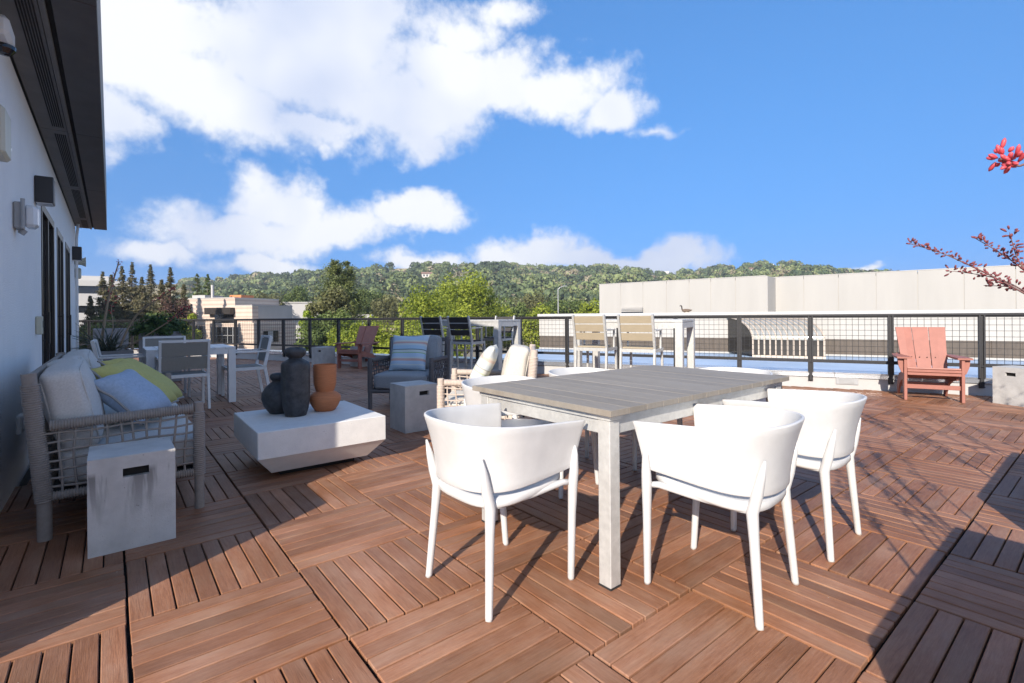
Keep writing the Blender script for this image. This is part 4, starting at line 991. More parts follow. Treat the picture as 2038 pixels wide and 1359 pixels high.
def on_row(P, px):                # row line in front of a table
    best = min(np.linspace(-.5, 2.2, 271), key=lambda q: abs((lambda v: 1019 + FPX * (v.x * cs()[0] - v.y * cs()[1]) / (v.x * cs()[1] + v.y * cs()[0]) - px)(P + UB * float(q)))); return P + UB * float(best)
A2 = P2 - NB * .26; A1 = P1 - NB * .26
bar_stool('tan slatted bar stool nearer the end of its table by the long shadow', on_row(A2, 1277), fz, M['tan_slat'], M['alu'], 'tan bar stools')
bar_stool('tan slatted bar stool nearer the other bar table', on_row(A2, 1187), fz, M['tan_slat'], M['alu'], 'tan bar stools')
bar_stool('charcoal slatted bar stool at the middle of the shaded bar table', on_row(A1, 932), fz, M['dark_slat'], M['alu'], 'charcoal bar stools')
bar_stool('charcoal slatted bar stool behind the dark rope armchair', on_row(A1, 878), fz, M['dark_slat'], M['alu'], 'charcoal bar stools')
B1 = P1 + NB * (.62 + .26)
bar_stool('charcoal slatted bar stool on the railing side of the shaded bar table', on_row(B1, 990), fz + math.pi, M['dark_slat'], M['alu'], 'charcoal bar stools')
# small black drain box by the wall, past the table corner
bx = thing('equipment_box', 'small black ribbed box on the deck against the parapet', 'box', up(.05, PAR_N - .62, 0), RZP)
MB().span((-.24, -.14, 0), (.24, .14, .10), .01).build('base', M['dark_slat'], bx); MB().span((-.22, -.125, .102), (.22, .125, .16), .02).build('lid', M['dark_slat'], bx)
for k in range(6): MB().span((-.2 + k * .07, -.13, .161), (-.19 + k * .07, .13, .166)).build('ridge', M['black_metal'], bx)
#@@ PLANTS
# ================================================================== PLANTS AND BACKGROUND
def leaf_object(name, pts, nrm, size, m, parent=None, tint=None, aspect=.6, **kw):
    """many leaf faces: pts (n,3) centres, nrm (n,3) facing, size (n,)"""
    n = len(pts); pts = np.asarray(pts, np.float32); nrm = np.asarray(nrm, np.float32)
    nrm = nrm / (np.linalg.norm(nrm, axis=1, keepdims=True) + 1e-6)
    a = rng.normal(size=(n, 3)).astype(np.float32); t = np.cross(nrm, a); t /= (np.linalg.norm(t, axis=1, keepdims=True) + 1e-6); b = np.cross(nrm, t)
    s = np.asarray(size, np.float32)[:, None]
    bend = nrm * s * .18
    V = np.stack([pts - t * s, pts - b * s * aspect + bend, pts + t * s, pts + b * s * aspect + bend], 1).reshape(-1, 3)
    me = bpy.data.meshes.new(name); me.vertices.add(4 * n); me.vertices.foreach_set('co', V.ravel())
    me.loops.add(4 * n); me.loops.foreach_set('vertex_index', np.arange(4 * n, dtype=np.int32))
    me.polygons.add(n); me.polygons.foreach_set('loop_start', np.arange(0, 4 * n, 4, dtype=np.int32)); me.polygons.foreach_set('loop_total', np.full(n, 4, np.int32))
    me.update(); me.validate(); me.materials.append(m)
    if tint is None: tint = rng.uniform(0, 1, n)
    at = me.attributes.new('tint', 'FLOAT', 'POINT'); at.data.foreach_set('value', np.repeat(np.asarray(tint, np.float32), 4))
    return obj(name, me, parent, **kw)
def sphere_dirs(n):
    d = rng.normal(size=(n, 3)); return d / np.linalg.norm(d, axis=1, keepdims=True)
LM = {'bright': leaf_mat('bright_foliage', (.12, .17, .02), (.42, .47, .06), .4), 'mid': leaf_mat('mid_foliage', (.05, .085, .025), (.19, .24, .07), .3),
      'pine': leaf_mat('pine_foliage', (.05, .075, .025), (.22, .25, .08), .25), 'redwood': leaf_mat('redwood_foliage', (.045, .055, .03), (.24, .21, .11), .2),
      'olive': leaf_mat('olive_foliage', (.07, .075, .03), (.20, .20, .08), .2), 'purple': leaf_mat('purple_foliage', (.05, .028, .022), (.13, .075, .055), .2),
      'lime': leaf_mat('lime_foliage', (.16, .25, .02), (.42, .52, .05), .4), 'shrub': leaf_mat('shrub_foliage', (.03, .06, .025), (.11, .18, .06), .2),
      'hill': leaf_mat('hillside_foliage', (.06, .085, .045), (.34, .30, .19), .18, [(.35, (.10, .14, .06)), (.55, (.17, .21, .085)), (.75, (.25, .30, .11)), (.88, (.20, .165, .11))])}
def trunk(parent, base, top, r0, r1=None, limbs=5, spread=1.5):
    b = MB(); base, top = Vector(base), Vector(top); pts = [base + (top - base) * q + Vector((random.uniform(-.08, .08), random.uniform(-.08, .08), 0)) for q in np.linspace(0, 1, 7)]
    b.tube(pts, list(np.linspace(r0, r1 or r0 * .25, 7)), 8)
    for k in range(limbs):
        q = .35 + .55 * k / max(1, limbs); p = base + (top - base) * q; a = k * 2.4
        e = p + Vector((math.cos(a) * spread, math.sin(a) * spread, spread * .7)); b.tube([p, (p + e) / 2 + Vector((0, 0, .1)), e], [r0 * .35, r0 * .25, r0 * .1], 6)
    return b.build('trunk', M['bark'], parent, smooth=True)
def broadleaf(label, px, d, ztop, rx, rz_, m, n=9000, leaf=.20, clumps=46, zc=None, group='trees past the railing', name='broadleaf_tree'):
    base = polar(px, d, GZ); t = thing(name, label, 'tree', base, 0, group)
    zc = (ztop - rz_) - GZ if zc is None else zc
    trunk(t, (0, 0, 0), (0, 0, zc + rz_ * .3), .28, .08, 6, rx * .5)
    dd = sphere_dirs(clumps); rr = rng.uniform(.3, 1.12, clumps) ** .7
    C = dd * np.array([rx, rx, rz_]) * rr[:, None] * .86 + np.array([0, 0, zc]); R = rng.uniform(.20, .40, clumps) * min(rx, rz_)
    idx = rng.integers(0, clumps, n); u = sphere_dirs(n); u[:, 2] += .25
    P = C[idx] + u * (R[idx] * rng.uniform(.72, 1.08, n))[:, None]
    tint = np.clip(rng.normal(.5, .22, n) + (rng.uniform(-.25, .25, clumps))[idx], 0, 1)
    leaf_object('crown', P, u + rng.normal(size=(n, 3)) * .55, rng.uniform(.6, 1.3, n) * leaf, m, t, tint)
    return t
def conifer(label, px, d, ztop, R, m, n_br=170, per=70, leaf=.17, zlow=-6.0, taper=.8, droop=.15, upturn=0.0, group='conifers past the railing', name='conifer', lump=1.0):
    base = polar(px, d, GZ); t = thing(name, label, 'tree', base, 0, group); Ht = ztop - GZ
    trunk(t, (0, 0, 0), (0, 0, Ht * .98), .32, .03, 0)
    P = []; Nn = []; Tn = []; LSC = []
    hs = np.sort(rng.uniform(0, 1, n_br) ** .9)
    for h in hs:
        z = (zlow - GZ) + (Ht - (zlow - GZ)) * h; L = R * ((1 - h) ** taper) * rng.uniform(.45, 1.22) + .08 * R * (1 - h) + .05; a = rng.uniform(0, 2 * math.pi)
        k = int(per * (.35 + .8 * L / R)) + 6; q = rng.uniform(.15, 1, k) ** .6
        spread = .085 * L * lump + .05; ls = .55 + .6 * (1 - h)
        p = np.stack([np.cos(a) * L * q, np.sin(a) * L * q, z - droop * L * q + upturn * L * q * q], 1) + rng.normal(size=(k, 3)) * np.array([spread, spread, spread * .6])
        P.append(p); LSC.append(np.full(k, ls)); Nn.append(rng.normal(size=(k, 3)) * .6 + np.array([np.cos(a) * .5, np.sin(a) * .5, .7])); Tn.append(np.clip(rng.normal(.45, .2, k) + .25 * (q - .5) + rng.uniform(-.18, .18), 0, 1))
    P = np.concatenate(P); Nn = np.concatenate(Nn); Tn = np.concatenate(Tn)
    leaf_object('crown', P, Nn, rng.uniform(.6, 1.35, len(P)) * leaf * np.concatenate(LSC), m, t, Tn, aspect=.45)
    return t
def Zat(py, px, d): return CAMH + (629.3 - .0081 * (px - 1019) - py) / FPX * d

# redwood row on the left
for (px, py, d, R, lab) in ((205, 541, 62, 1.75, 'slender redwood nearest the white office building'), (243, 529, 66, 2.1, 'tall redwood with brown tinted crown behind the flowering planter'), (264, 522, 70, 1.9, 'tallest redwood of the row behind the planters'), (300, 527, 68, 2.1, 'tall redwood in the middle of the row'), (340, 532, 66, 2.1, 'tall redwood of the row beside the shorter green conifers'), (366, 566, 60, 1.7, 'short brownish redwood at the row end beside the banded building'), (180, 590, 58, 1.6, 'short dark redwood beside the white office'), (228, 580, 58, 1.9, 'short dark redwood below the tallest of the row'), (283, 552, 62, 2.0, 'dense redwood between the two tallest of the row'), (322, 556, 61, 2.0, 'dense redwood behind the tall grey planter'), (222, 545, 70, 2.0, 'dense redwood behind the slender one by the white office')):
    conifer(lab, px, d, Zat(py, px, d), R * 1.75, LM['redwood'], 400, 60, .15, -7.0, 1.1, .22, .22, 'redwood row', 'redwood_tree')
conifer('narrow green conifer beside the banded masonry building', 393, 95, Zat(545, 393, 95), 2.2, LM['pine'], 150, 60, .2, -6, .7, .1, .2)
conifer('dense green conifer behind the banded masonry building corner', 414, 100, Zat(546, 414, 100), 3.2, LM['mid'], 190, 80, .24, -6, .75, .05, .25)
conifer('large bushy pine rising above the railing', 668, 58, Zat(516, 668, 58), 3.1, LM['pine'], 250, 110, .16, -5.5, .55, -.25, .35, lump=1.7)
conifer('second leader of the bushy pine group', 694, 60, Zat(519, 694, 60), 2.4, LM['pine'], 190, 90, .16, -5, .5, -.25, .35, lump=1.6)
broadleaf('olive green tree at the foot of the bushy pine', 655, 50, Zat(575, 655, 50), 2.4, 3.4, LM['olive'], 9000, .15)
broadleaf('lime green young tree beside the banded building', 614, 47, Zat(612, 614, 47), .75, 1.6, LM['lime'], 2600, .11, 20)
broadleaf('dark round tree in shade below the bushy pine', 628, 40, Zat(640, 628, 40), 1.6, 2.2, LM['mid'], 6000, .12)
broadleaf('bright yellow green tree behind the bar stools', 862, 62, Zat(580, 862, 62), 5.0, 5.2, LM['bright'], 26000, .17, 80)
broadleaf('taller bright green tree behind the yellow green tree', 925, 74, Zat(550, 925, 74), 5.0, 5.4, LM['bright'], 15000, .2, 70)
broadleaf('bright green hedge tree behind the coral chair back', 728, 36, Zat(630, 728, 36), 3.2, 3.4, LM['bright'], 20000, .11, 60, name='hedge_tree')
broadleaf('bright green hedge tree behind the dark rope armchair', 818, 35, Zat(632, 818, 35), 3.2, 3.4, LM['bright'], 20000, .11, 60, name='hedge_tree')
broadleaf('mid green hedge tree under the bushy pine', 668, 42, Zat(622, 668, 42), 2.6, 3.8, LM['mid'], 13000, .12, 50, name='hedge_tree')
broadleaf('yellow green shrub tree beside the banded building corner', 372, 48, Zat(612, 372, 48), 1.3, 3.6, LM['bright'], 7000, .12, 40)
broadleaf('dark purple leaved tree behind the yellow green shrub', 352, 56, Zat(585, 352, 56), 1.7, 3.0, LM['purple'], 5000, .13, 36)
broadleaf('dark green tree under the redwoods', 300, 52, Zat(615, 300, 52), 2.6, 3.4, LM['mid'], 9000, .14, 40)
broadleaf('dark green tree beside the white office foot', 190, 50, Zat(628, 190, 50), 2.2, 3.0, LM['mid'], 7000, .14, 40)
for (px, py, d, rx, key, lab) in ((1010, 596, 95, 5.0, 'mid', 'round mid green tree past the pale wall end'), (1062, 585, 110, 4.5, 'olive', 'olive tree with brown tint past the cream wall'), (1105, 598, 100, 4.8, 'mid', 'dense green tree behind the street light'), (1150, 600, 105, 5.0, 'mid', 'dense green tree beside the tilt-up wall'), (1175, 604, 90, 3.0, 'bright', 'bright green tree touching the tilt-up wall'), (1085, 612, 80, 4.0, 'bright', 'bright low tree below the street light'), (985, 610, 84, 4.0, 'bright', 'bright low tree beside the yellow green tree'), (770, 590, 120, 4.0, 'olive', 'olive tree over the small white block'), (530, 578, 120, 4.5, 'olive', 'tan olive tree above the banded building'), (590, 570, 130, 4.5, 'mid', 'dark green tree above the banded building'), (730, 575, 125, 4.5, 'mid', 'dark green tree between the bushy pine and the yellow green tree'), (480, 588, 125, 3.6, 'mid', 'dark green tree above the white vent stack of the banded building')):
    broadleaf(lab, px, d, Zat(py, px, d), rx, rx * .95, LM[key], 6500, .24, 50, group='trees before the hillside')

# ---- hills
ridge = [(-900, 585), (0, 575), (250, 562), (440, 556), (480, 550), (560, 549), (640, 545), (700, 540), (745, 535), (780, 528), (805, 526), (860, 530), (930, 531), (1000, 527), (1080, 531), (1150, 533), (1215, 530), (1290, 541), (1330, 541), (1400, 538), (1450, 531), (1510, 523), (1560, 522), (1600, 530), (1660, 538), (1720, 543), (1780, 548), (1900, 556), (2100, 566), (3000, 585)]
def ridge_el(px):
    for (a, ya), (b_, yb) in zip(ridge[:-1], ridge[1:]):
        if a <= px <= b_: return (629.3 - .0081 * (px - 1019) - (ya + (yb - ya) * (px - a) / (b_ - a)) - 6) / FPX
    return .05
def ridge_d(px): return 640 + 60 * math.sin(px * .006) + 25 * math.sin(px * .019)
def hill_z(px, d):
    D = ridge_d(px); zt = CAMH + ridge_el(px) * D; q = (d - 170) / (D - 170)
    if q <= 0: return GZ - .5
    if q <= 1:
        w_ = q ** 1.15; return GZ - .5 + (zt - GZ + .5) * w_ + 3.0 * math.sin(px * .021 + d * .013) * math.sin(q * math.pi) + 2 * math.sin(px * .05 - d * .02) * math.sin(q * math.pi)
    return zt - (d - D) * .10
pxs = np.linspace(-880, 2950, 150); ds = np.concatenate([np.linspace(150, 760, 62), [900, 1200]])
mh = bpy.data.materials.new('dry_grass_slope'); mh = mat('dry_grass_slope', (.40, .31, .17), .95, var=.3, scale=.03, col2=(.20, .19, .09), coord='World')
MB().grid(lambda u, v: polar(pxs[round(u * 149)], ds[round(v * 63)], hill_z(pxs[round(u * 149)], ds[round(v * 63)])), 150, 64).build('hills', mh, smooth=True, kind='structure')
HP = [(1322, 549), (1345, 543), (1300, 556), (1528, 533), (1570, 540), (1500, 541), (1140, 532), (1020, 543), (905, 540), (985, 553), (850, 551), (700, 556), (1235, 546), (755, 570), (1610, 540)]
# hillside wood: thousands of crowns as one mass
NT = 4200; P = []; Nn = []; Sz = []; Tn = []
bare = [(805, 540, 26, 12), (445, 556, 14, 6), (1470, 540, 20, 7), (930, 555, 12, 4), (745, 590, 14, 5), (1225, 540, 16, 5), (760, 575, 10, 5), (1545, 534, 14, 5), (620, 560, 12, 5), (850, 605, 14, 5), (1010, 545, 9, 4), (1110, 560, 12, 4)]
cnt = 0
while cnt < NT:
    px = rng.uniform(360, 1830); D = ridge_d(px); q = rng.uniform(.12, 1.01) ** .75; d = 170 + (D - 170) * q; z = hill_z(px, d)
    if rng.uniform() < .6 * (math.sin(px * .031) * math.sin(d * .027 + px * .01) > .35): continue
    py = 629.3 - (z - CAMH) / d * FPX
    if py > 640: continue
    if px > 1195 and py > 575: continue
    if any(abs(px - bx_) < w_ * rng.uniform(.7, 1.1) and abs(py - by_) < h_ for (bx_, by_, w_, h_) in bare): continue
    if any(abs(px - hx_) < 9 and -3 < py - hy_ < 13 for hx_, hy_ in HP): continue
    r = (2.2 + 5.6 * rng.uniform() ** 1.8) * (1.15 if q < .95 else .9); tall = rng.uniform(.75, 1.15); con = rng.uniform() < .07
    n = int(55 + 9 * r); u = sphere_dirs(n); u[:, 2] = np.abs(u[:, 2]) * 1.0 - .25
    if con: r *= .5; hgt = u[:, 2:3]; k = np.clip(1 - hgt, .1, 1.2); off = np.concatenate([u[:, :2] * r * k, hgt * r * 3.2], 1)
    else:
        nl = 5; lc = sphere_dirs(nl) * r * .55; lc[:, 2] = np.abs(lc[:, 2]) * tall; ii = rng.integers(0, nl, n); off = lc[ii] + u * r * .55
    c = np.array(polar(px, d, z + r * .45)); P.append(c + off); Nn.append(u + rng.normal(size=(n, 3)) * .4); Sz.append(rng.uniform(.7, 1.4, n) * r * .165)
    base = np.clip(rng.normal(.40, .27), 0, 1); Tn.append(np.clip(base + rng.normal(0, .10, n), 0, 1)); cnt += 1
leaf_object('hillside_woods', np.concatenate(P), np.concatenate(Nn), np.concatenate(Sz), LM['hill'], None, np.concatenate(Tn), .75, label='dense oak woods covering the far hillside', cat='woods', kind='stuff')
# houses on the hillside
hs_ = [(1322, 549, 9, 'white hillside house above the tilt-up wall'), (1345, 543, 6, 'small white house near the ridge above the goose'), (1300, 556, 6, 'low pale hillside house under the white one'), (1528, 533, 8, 'pale house on the round hilltop'), (1570, 540, 9, 'long pale house under the hilltop trees'), (1500, 541, 7, 'low pale hillside house on the slope below the hilltop'), (1140, 532, 8, 'tan house on the ridge behind the trees'), (1020, 543, 6, 'small white house on the wooded slope'), (905, 540, 6, 'small tan house below the bare hilltop'), (985, 553, 5, 'tiny white house in the woods'), (850, 551, 7, 'pale house between oaks below the bare patch'), (700, 556, 6, 'tan house beside the bushy pine top'), (1235, 546, 7, 'tan hillside house near the white houses'), (755, 570, 6, 'pale house low on the slope by the pine'), (1610, 540, 7, 'pale ridge house at the wall end')]
for (px, py, w_, lab) in hs_:
    w_ *= 1.35
    D = ridge_d(px); d = D * .5
    for dd in np.linspace(230, D, 120):
        z = hill_z(px, dd)
        if 629.3 - .0081 * (px - 1019) - (z - CAMH) / dd * FPX <= py + 3: d = dd; break
    h = thing('hillside_house', lab, 'house', polar(px, d - 6, hill_z(px, d) - .5), rad(random.uniform(-25, 25)) - YAW, 'houses on the hillside')
    ht = w_ * .42; MB().span((-w_ / 2, -w_ * .3, -2), (w_ / 2, w_ * .3, ht)).build('wall', M['house'], h)
    MB().prism([(-w_ * .38, ht + .01), (w_ * .38, ht + .01), (0, ht + w_ * .2)], -w_ * .55, w_ * .55, 0).build('roof', M['roof_tile'] if w_ < 10.8 else M['house'], h)
    for k in (-1, 0, 1): MB().span((k * w_ * .3 - w_ * .08, -w_ * .3 - .05, ht * .35), (k * w_ * .3 + w_ * .08, -w_ * .3 - .002, ht * .8)).build('window', M['dark_glass'], h)

# ---- banded masonry building
Rb = rad(-30); e1 = Vector((math.cos(Rb), math.sin(Rb), 0))
bb = thing('banded_building', 'beige banded masonry office with dark windows past the railing', 'building')
na_ = Vector((.60, -.80, 0)); nl_ = Vector((-.80, -.60, 0))     # shaded front, sunlit front
O = polar(502, 72)
def bpt(a, b_, z): return O - na_ * 0 + Vector((.8, .6, 0)) * a + Vector((-.6, .8, 0)) * b_ + Vector((0, 0, z))   # a along the shaded front, b along the sunlit front
def bbox(a0, a1, b0, b1, z0, z1, name, m, parent=None, bev=0):
    c = (bpt(a0, b0, z0) + bpt(a1, b1, z1)) / 2; return MB().box(c, (a1 - a0, b1 - b0, z1 - z0), Matrix.Rotation(math.atan2(.6, .8), 3, 'Z'), bev).build(name, m, parent or bb)
zb1 = Zat(608, 502, 72); zb0 = Zat(640, 489, 70); za = Zat(596, 430, 78)
bbox(0, 8.6, 0, 3.0, zb0 - .2, zb1, 'wall', M['banded']); bbox(.02, 9.2, 3.0, 13.5, GZ, za, 'wall', M['banded']); bbox(-1.5, 7.4, -1.6, 6.0, GZ, zb0 - .21, 'wall', M['banded'])
bbox(-.25, 9.4, 13.5, 14.6, GZ, za + .1, 'wall', M['tiltup'])
bbox(-.06, 8.66, -.06, 3.02, zb1, zb1 + .12, 'parapet_cap', M['office_white']); bbox(-.05, 9.25, 3.02, 13.5, za, za + .12, 'parapet_cap', M['office_white'])
bbox(1.2, 8.62, -.02, -.002, zb0 + .4, zb1 - .01, 'plaster_panel', M['tiltup'])
bbox(-.9, .0, 3.05, 7.6, zb0 + 1.1, zb1 - .25, 'canopy', M['frame_dark']); bbox(-.05, .015, 3.2, 6.6, zb0 - .2, zb0 + 1.08, 'window', M['dark_glass'])
w_ = bbox(-1.56, -1.495, .9, 5.8, -2.6, zb0 - .75, 'window', M['dark_glass'])
for k in range(6): bbox(-1.60, -1.562, .9 + k * .94, 1.0 + k * .94, -2.6, zb0 - .75, 'mullion', M['galv'], w_)
bbox(-1.60, -1.562, .9, 5.8, -1.35, -1.25, 'mullion', M['galv'], w_)
w_ = bbox(.3, 3.4, -1.66, -1.595, -2.4, -.75, 'window', M['dark_glass']); bbox(1.2, 2.2, -1.70, -1.662, -2.4, -.78, 'mullion', M['tiltup'], w_)
w2_ = bbox(-.05, .018, 8.6, 12.6, -2.6, zb0 - .6, 'window', M['dark_glass'])
for k in range(5): bbox(-.09, -.052, 8.6 + k * .97, 8.7 + k * .97, -2.6, zb0 - .6, 'mullion', M['galv'], w2_)
bbox(5.5, 8.2, 7.0, 9.2, za + .121, za + .75, 'roof_unit', M['orange_box']); bbox(2.2, 2.5, 9.2, 9.5, za + .121, za + 2.2, 'vent_stack', M['office_white']); bbox(1.2, 4.6, 9.6, 12, za + .121, za + .6, 'roof_unit', M['tiltup'])
# white block and low wall between the trees
wb = thing('white_block', 'plain white block building half hidden behind the bushy pine', 'building', polar(738, 130, GZ), rad(-20))
MB().span((-3.2, 0, 0), (2.8, 9, Zat(598, 738, 130) - GZ)).build('wall', M['office_white'], wb); MB().span((-3.3, -.1, Zat(598, 738, 130) - GZ + .002), (2.9, 9.1, Zat(598, 738, 130) - GZ + .25)).build('parapet_cap', M['tiltup'], wb); MB().span((.6, -.05, 4.5), (2.2, -.002, 7.5)).build('window', M['dark_glass'], wb)
wb2 = thing('white_hall', 'low long white hall behind the banded masonry building', 'building', polar(625, 125, GZ), rad(-22))
MB().span((-13, 0, 0), (7, 12, Zat(603, 625, 125) - GZ)).build('wall', M['office_white'], wb2)
MB().span((-13.2, -.2, Zat(603, 625, 125) - GZ + .002), (7.2, 12.2, Zat(603, 625, 125) - GZ + .3)).build('parapet_cap', M['tiltup'], wb2); MB().span((-6, -.05, 3), (4, -.002, 5)).build('window', M['dark_glass'], wb2)
wb3 = thing('white_block', 'low white block roof beside the bushy pine lower branches', 'building', polar(705, 90, GZ), rad(-25))
MB().span((-2.5, 0, 0), (3, 8, Zat(628, 705, 90) - GZ)).build('wall', M['office_white'], wb3); MB().span((-2.6, -.1, Zat(628, 705, 90) - GZ + .002), (3.1, 8.1, Zat(628, 705, 90) - GZ + .2)).build('parapet_cap', M['tiltup'], wb3)
# white office far left
of = thing('white_office', 'white office block with dark window bands beyond the stucco wall', 'building', polar(120, 88, GZ), rad(-8))
zo = Zat(556, 170, 88) - GZ
MB().span((-16, .4, 0), (9.5, 20, zo - .3)).build('core', M['dark_glass'], of)
for (z0, z1) in ((0, 2.6), (4.6, 6.4), (8.0, zo - 5.9), (zo - 4.6, zo - 2.4), (zo - 1.0, zo)):
    if z1 > z0: MB().span((-16.1, 0, z0), (9.8, 20.2, z1)).build('band', M['office_white'], of)
MB().span((-12, 4, zo + .002), (6.2, 12, zo + 1.1)).build('penthouse', M['office_white'], of)
# street light
lp = thing('street_light', 'tall grey street light standing before the hillside', 'street light', polar(1111, 95, GZ))
zt = Zat(572, 1111, 95) - GZ
MB().tube([(0, 0, 0), (0, 0, zt * .6), (0, 0, zt - .25)], [.12, .10, .07], 10).build('pole', M['galv'], lp)
dirx = Vector((cs()[0], -cs()[1], 0)); MB().tube([(0, 0, zt - .4), tuple(dirx * .35 + Vector((0, 0, zt))), tuple(dirx * 1.1 + Vector((0, 0, zt + .25)))], .05, 8).build('arm', M['galv'], lp)
MB().box(dirx * 1.35 + Vector((0, 0, zt + .27)), (.7, .28, .12), Matrix.Rotation(-YAW, 3, 'Z'), .03).build('lamp_head', M['galv'], lp)

# ---- planters and red yucca
def yucca(label, loc, blades, stalks, bl_len, m_st, m_bud, big=1.0, cat='plant'):
    """stalks: list of point lists in world space, relative blossoms along their upper part"""
    y = thing('red_yucca', label, cat, loc); L0 = Vector(loc); b = MB()
    for k in range(blades):
        a = random.uniform(0, 2 * math.pi); el = random.uniform(.5, 1.35); ln = bl_len * random.uniform(.6, 1.15); r0 = Vector((random.uniform(-.1, .1), random.uniform(-.08, .08), 0))
        d0 = Vector((math.cos(a) * math.cos(el), math.sin(a) * math.cos(el), math.sin(el))); sag = random.uniform(.15, .6) * ln
        pts = [r0 + d0 * ln * q - Vector((0, 0, sag * q * q)) for q in (0, .25, .5, .75, 1)]
        b.tube(pts, [.007, .007, .006, .0045, .0012], 4)
    b.build('blades', M['blade'], y, kind='stuff')
    for pts, r, frac, den, sides in stalks:
        pts = [Vector(p) - L0 for p in pts]
        # smooth the polyline
        sp = []
        for i in range(len(pts) - 1):
            p0, p1, p2, p3 = pts[max(i - 1, 0)], pts[i], pts[i + 1], pts[min(i + 2, len(pts) - 1)]
            for q in np.linspace(0, 1, 9)[:-1]:
                q = float(q); sp.append(.5 * ((2 * p1) + (-p0 + p2) * q + (2 * p0 - 5 * p1 + 4 * p2 - p3) * q * q + (-p0 + 3 * p1 - 3 * p2 + p3) * q ** 3))
        sp.append(pts[-1]); K = len(sp)
        s_ = MB().tube(sp, [r * (1 - .65 * i / K) for i in range(K)], 7).build('flower_stalk', m_st, y, smooth=True)
        bb_ = MB(); i0 = int(K * frac)
        for i in range(i0, K):
            for k in range(den):
                p = sp[i].lerp(sp[min(i + 1, K - 1)], random.random()); dv = Vector((random.uniform(-1, 1), random.uniform(-1, 1), random.uniform(-.3, 1))).normalized()
                ln = random.uniform(.012, .026) * big; q = p + dv * random.uniform(.004, .02) * big
                bb_.tube([q, q + dv * ln * .35, q + dv * ln * .75, q + dv * ln], [.0015 * big, .0042 * big, .0042 * big, .001 * big], 6)
        if bb_.v: bb_.build('blossoms', m_bud, s_, smooth=True, kind='stuff')
    return y
def planter(label, loc, rz, w, d, h, m):
    p = thing('planter', label, 'planter', loc, rz); t_ = .035; b = MB()
    b.span((-w / 2, -d / 2, 0), (w / 2, -d / 2 + t_, h), .004); b.span((-w / 2, d / 2 - t_, 0), (w / 2, d / 2, h), .004); b.span((-w / 2, -d / 2 + t_, 0), (-w / 2 + t_, d / 2 - t_, h), .004); b.span((w / 2 - t_, -d / 2 + t_, 0), (w / 2, d / 2 - t_, h), .004)
    b.build('planter_box', m, p); MB().span((-w / 2 + t_, -d / 2 + t_, .05), (w / 2 - t_, d / 2 - t_, h - .05)).build('soil', M['soil'], p); return p
planter('grey trough planter with red yucca near the stucco wall end', (-.06, 10.83, 0), 0, .70, .42, .60, M['planter'])
planter('tall grey planter with a round green shrub', (.70, 11.05, 0), rad(-4), .62, .55, .90, M['planter'])
planter('tall grey planter behind the red yucca', (-.0, 14.6, 0), 0, .62, .55, .92, M['planter'])
sh = thing('planter_shrub', 'round green shrub growing in the tall grey planter', 'shrub', (.70, 11.05, .85))
n = 2600; u = sphere_dirs(n); u[:, 2] = np.abs(u[:, 2]); leaf_object('foliage', u * rng.uniform(.55, 1.0, (n, 1)) * np.array([.44, .40, .33]) * (1 + .18 * np.sin(u[:, :1] * 9 + u[:, 1:2] * 7)), u + rng.normal(size=(n, 3)) * .6, rng.uniform(.02, .045, n), LM['shrub'], sh, kind='stuff')
MB().tube([(0, 0, 0), (.02, 0, .12), (.0, .02, .25)], [.02, .016, .008], 7).build('stem', M['bark'], sh)
def S84(px, py, d=8.4):
    v = polar(px, d); v.z = Zat(py, px, d); return v
yucca('red yucca with leaning pale flower stalks in the grey trough planter', (-.06, 10.83, .55), 90,
      [([S84(200, 690), S84(208, 640), S84(216, 595), S84(228, 552), S84(238, 520)], .022, .45, 2, 0), ([S84(238, 690), S84(262, 640), S84(290, 610), S84(318, 594), S84(345, 575, 8.2)], .018, .62, 3, 0), ([S84(248, 694), S84(300, 662), S84(335, 640), S84(372, 612, 8.1)], .014, .6, 3, 0), ([S84(215, 690), S84(225, 650), S84(222, 610), S84(236, 590)], .008, .5, 1, 0)], .75, M['stalk'], M['bud'], 1.6)
# planter just right of the camera and the yucca whose stalks reach into view
planter('concrete planter with coral red yucca on the deck opposite the railing', (1.72, -.26, 0), 0, 1.42, .58, .60, M['concrete'])
def V3(*a): return Vector(a)
yucca('red yucca with bright coral flower stalks in a concrete planter', (1.72, -.36, .55), 60,
      [*[([V3(x, y, .6), V3(x + .02, y + .02, 1.0), V3(x + dx * .5, y + .03, 1.0 + h * .55), V3(x + dx, y + .02, 1.0 + h)], .006, .35, 3, 0) for (x, y, dx, h) in ((1.2, -.22, -.08, .55), (1.38, -.12, .1, .75), (1.55, -.3, -.12, .9), (1.7, -.16, .05, .62), (1.92, -.2, .16, .8), (2.1, -.12, .1, .5), (2.28, -.2, .2, .7))],
       ([V3(1.9, -.25, .6), V3(2.02, .0, 1.2), V3(2.16, .16, 1.54), V3(2.163, .205, 1.575), V3(2.162, .245, 1.607)], .006, .74, 3, 0),
       ([V3(1.7, -.3, .6), V3(1.75, -.2, 1.2), V3(1.95, .02, 1.75)], .006, .6, 2, 0)], .28, M['stalk_red'], M['bud'], 1.45)
planter('concrete planter with dusky red yucca on the deck opposite the railing', (3.85, -.25, 0), 0, 1.5, .58, .60, M['concrete'])
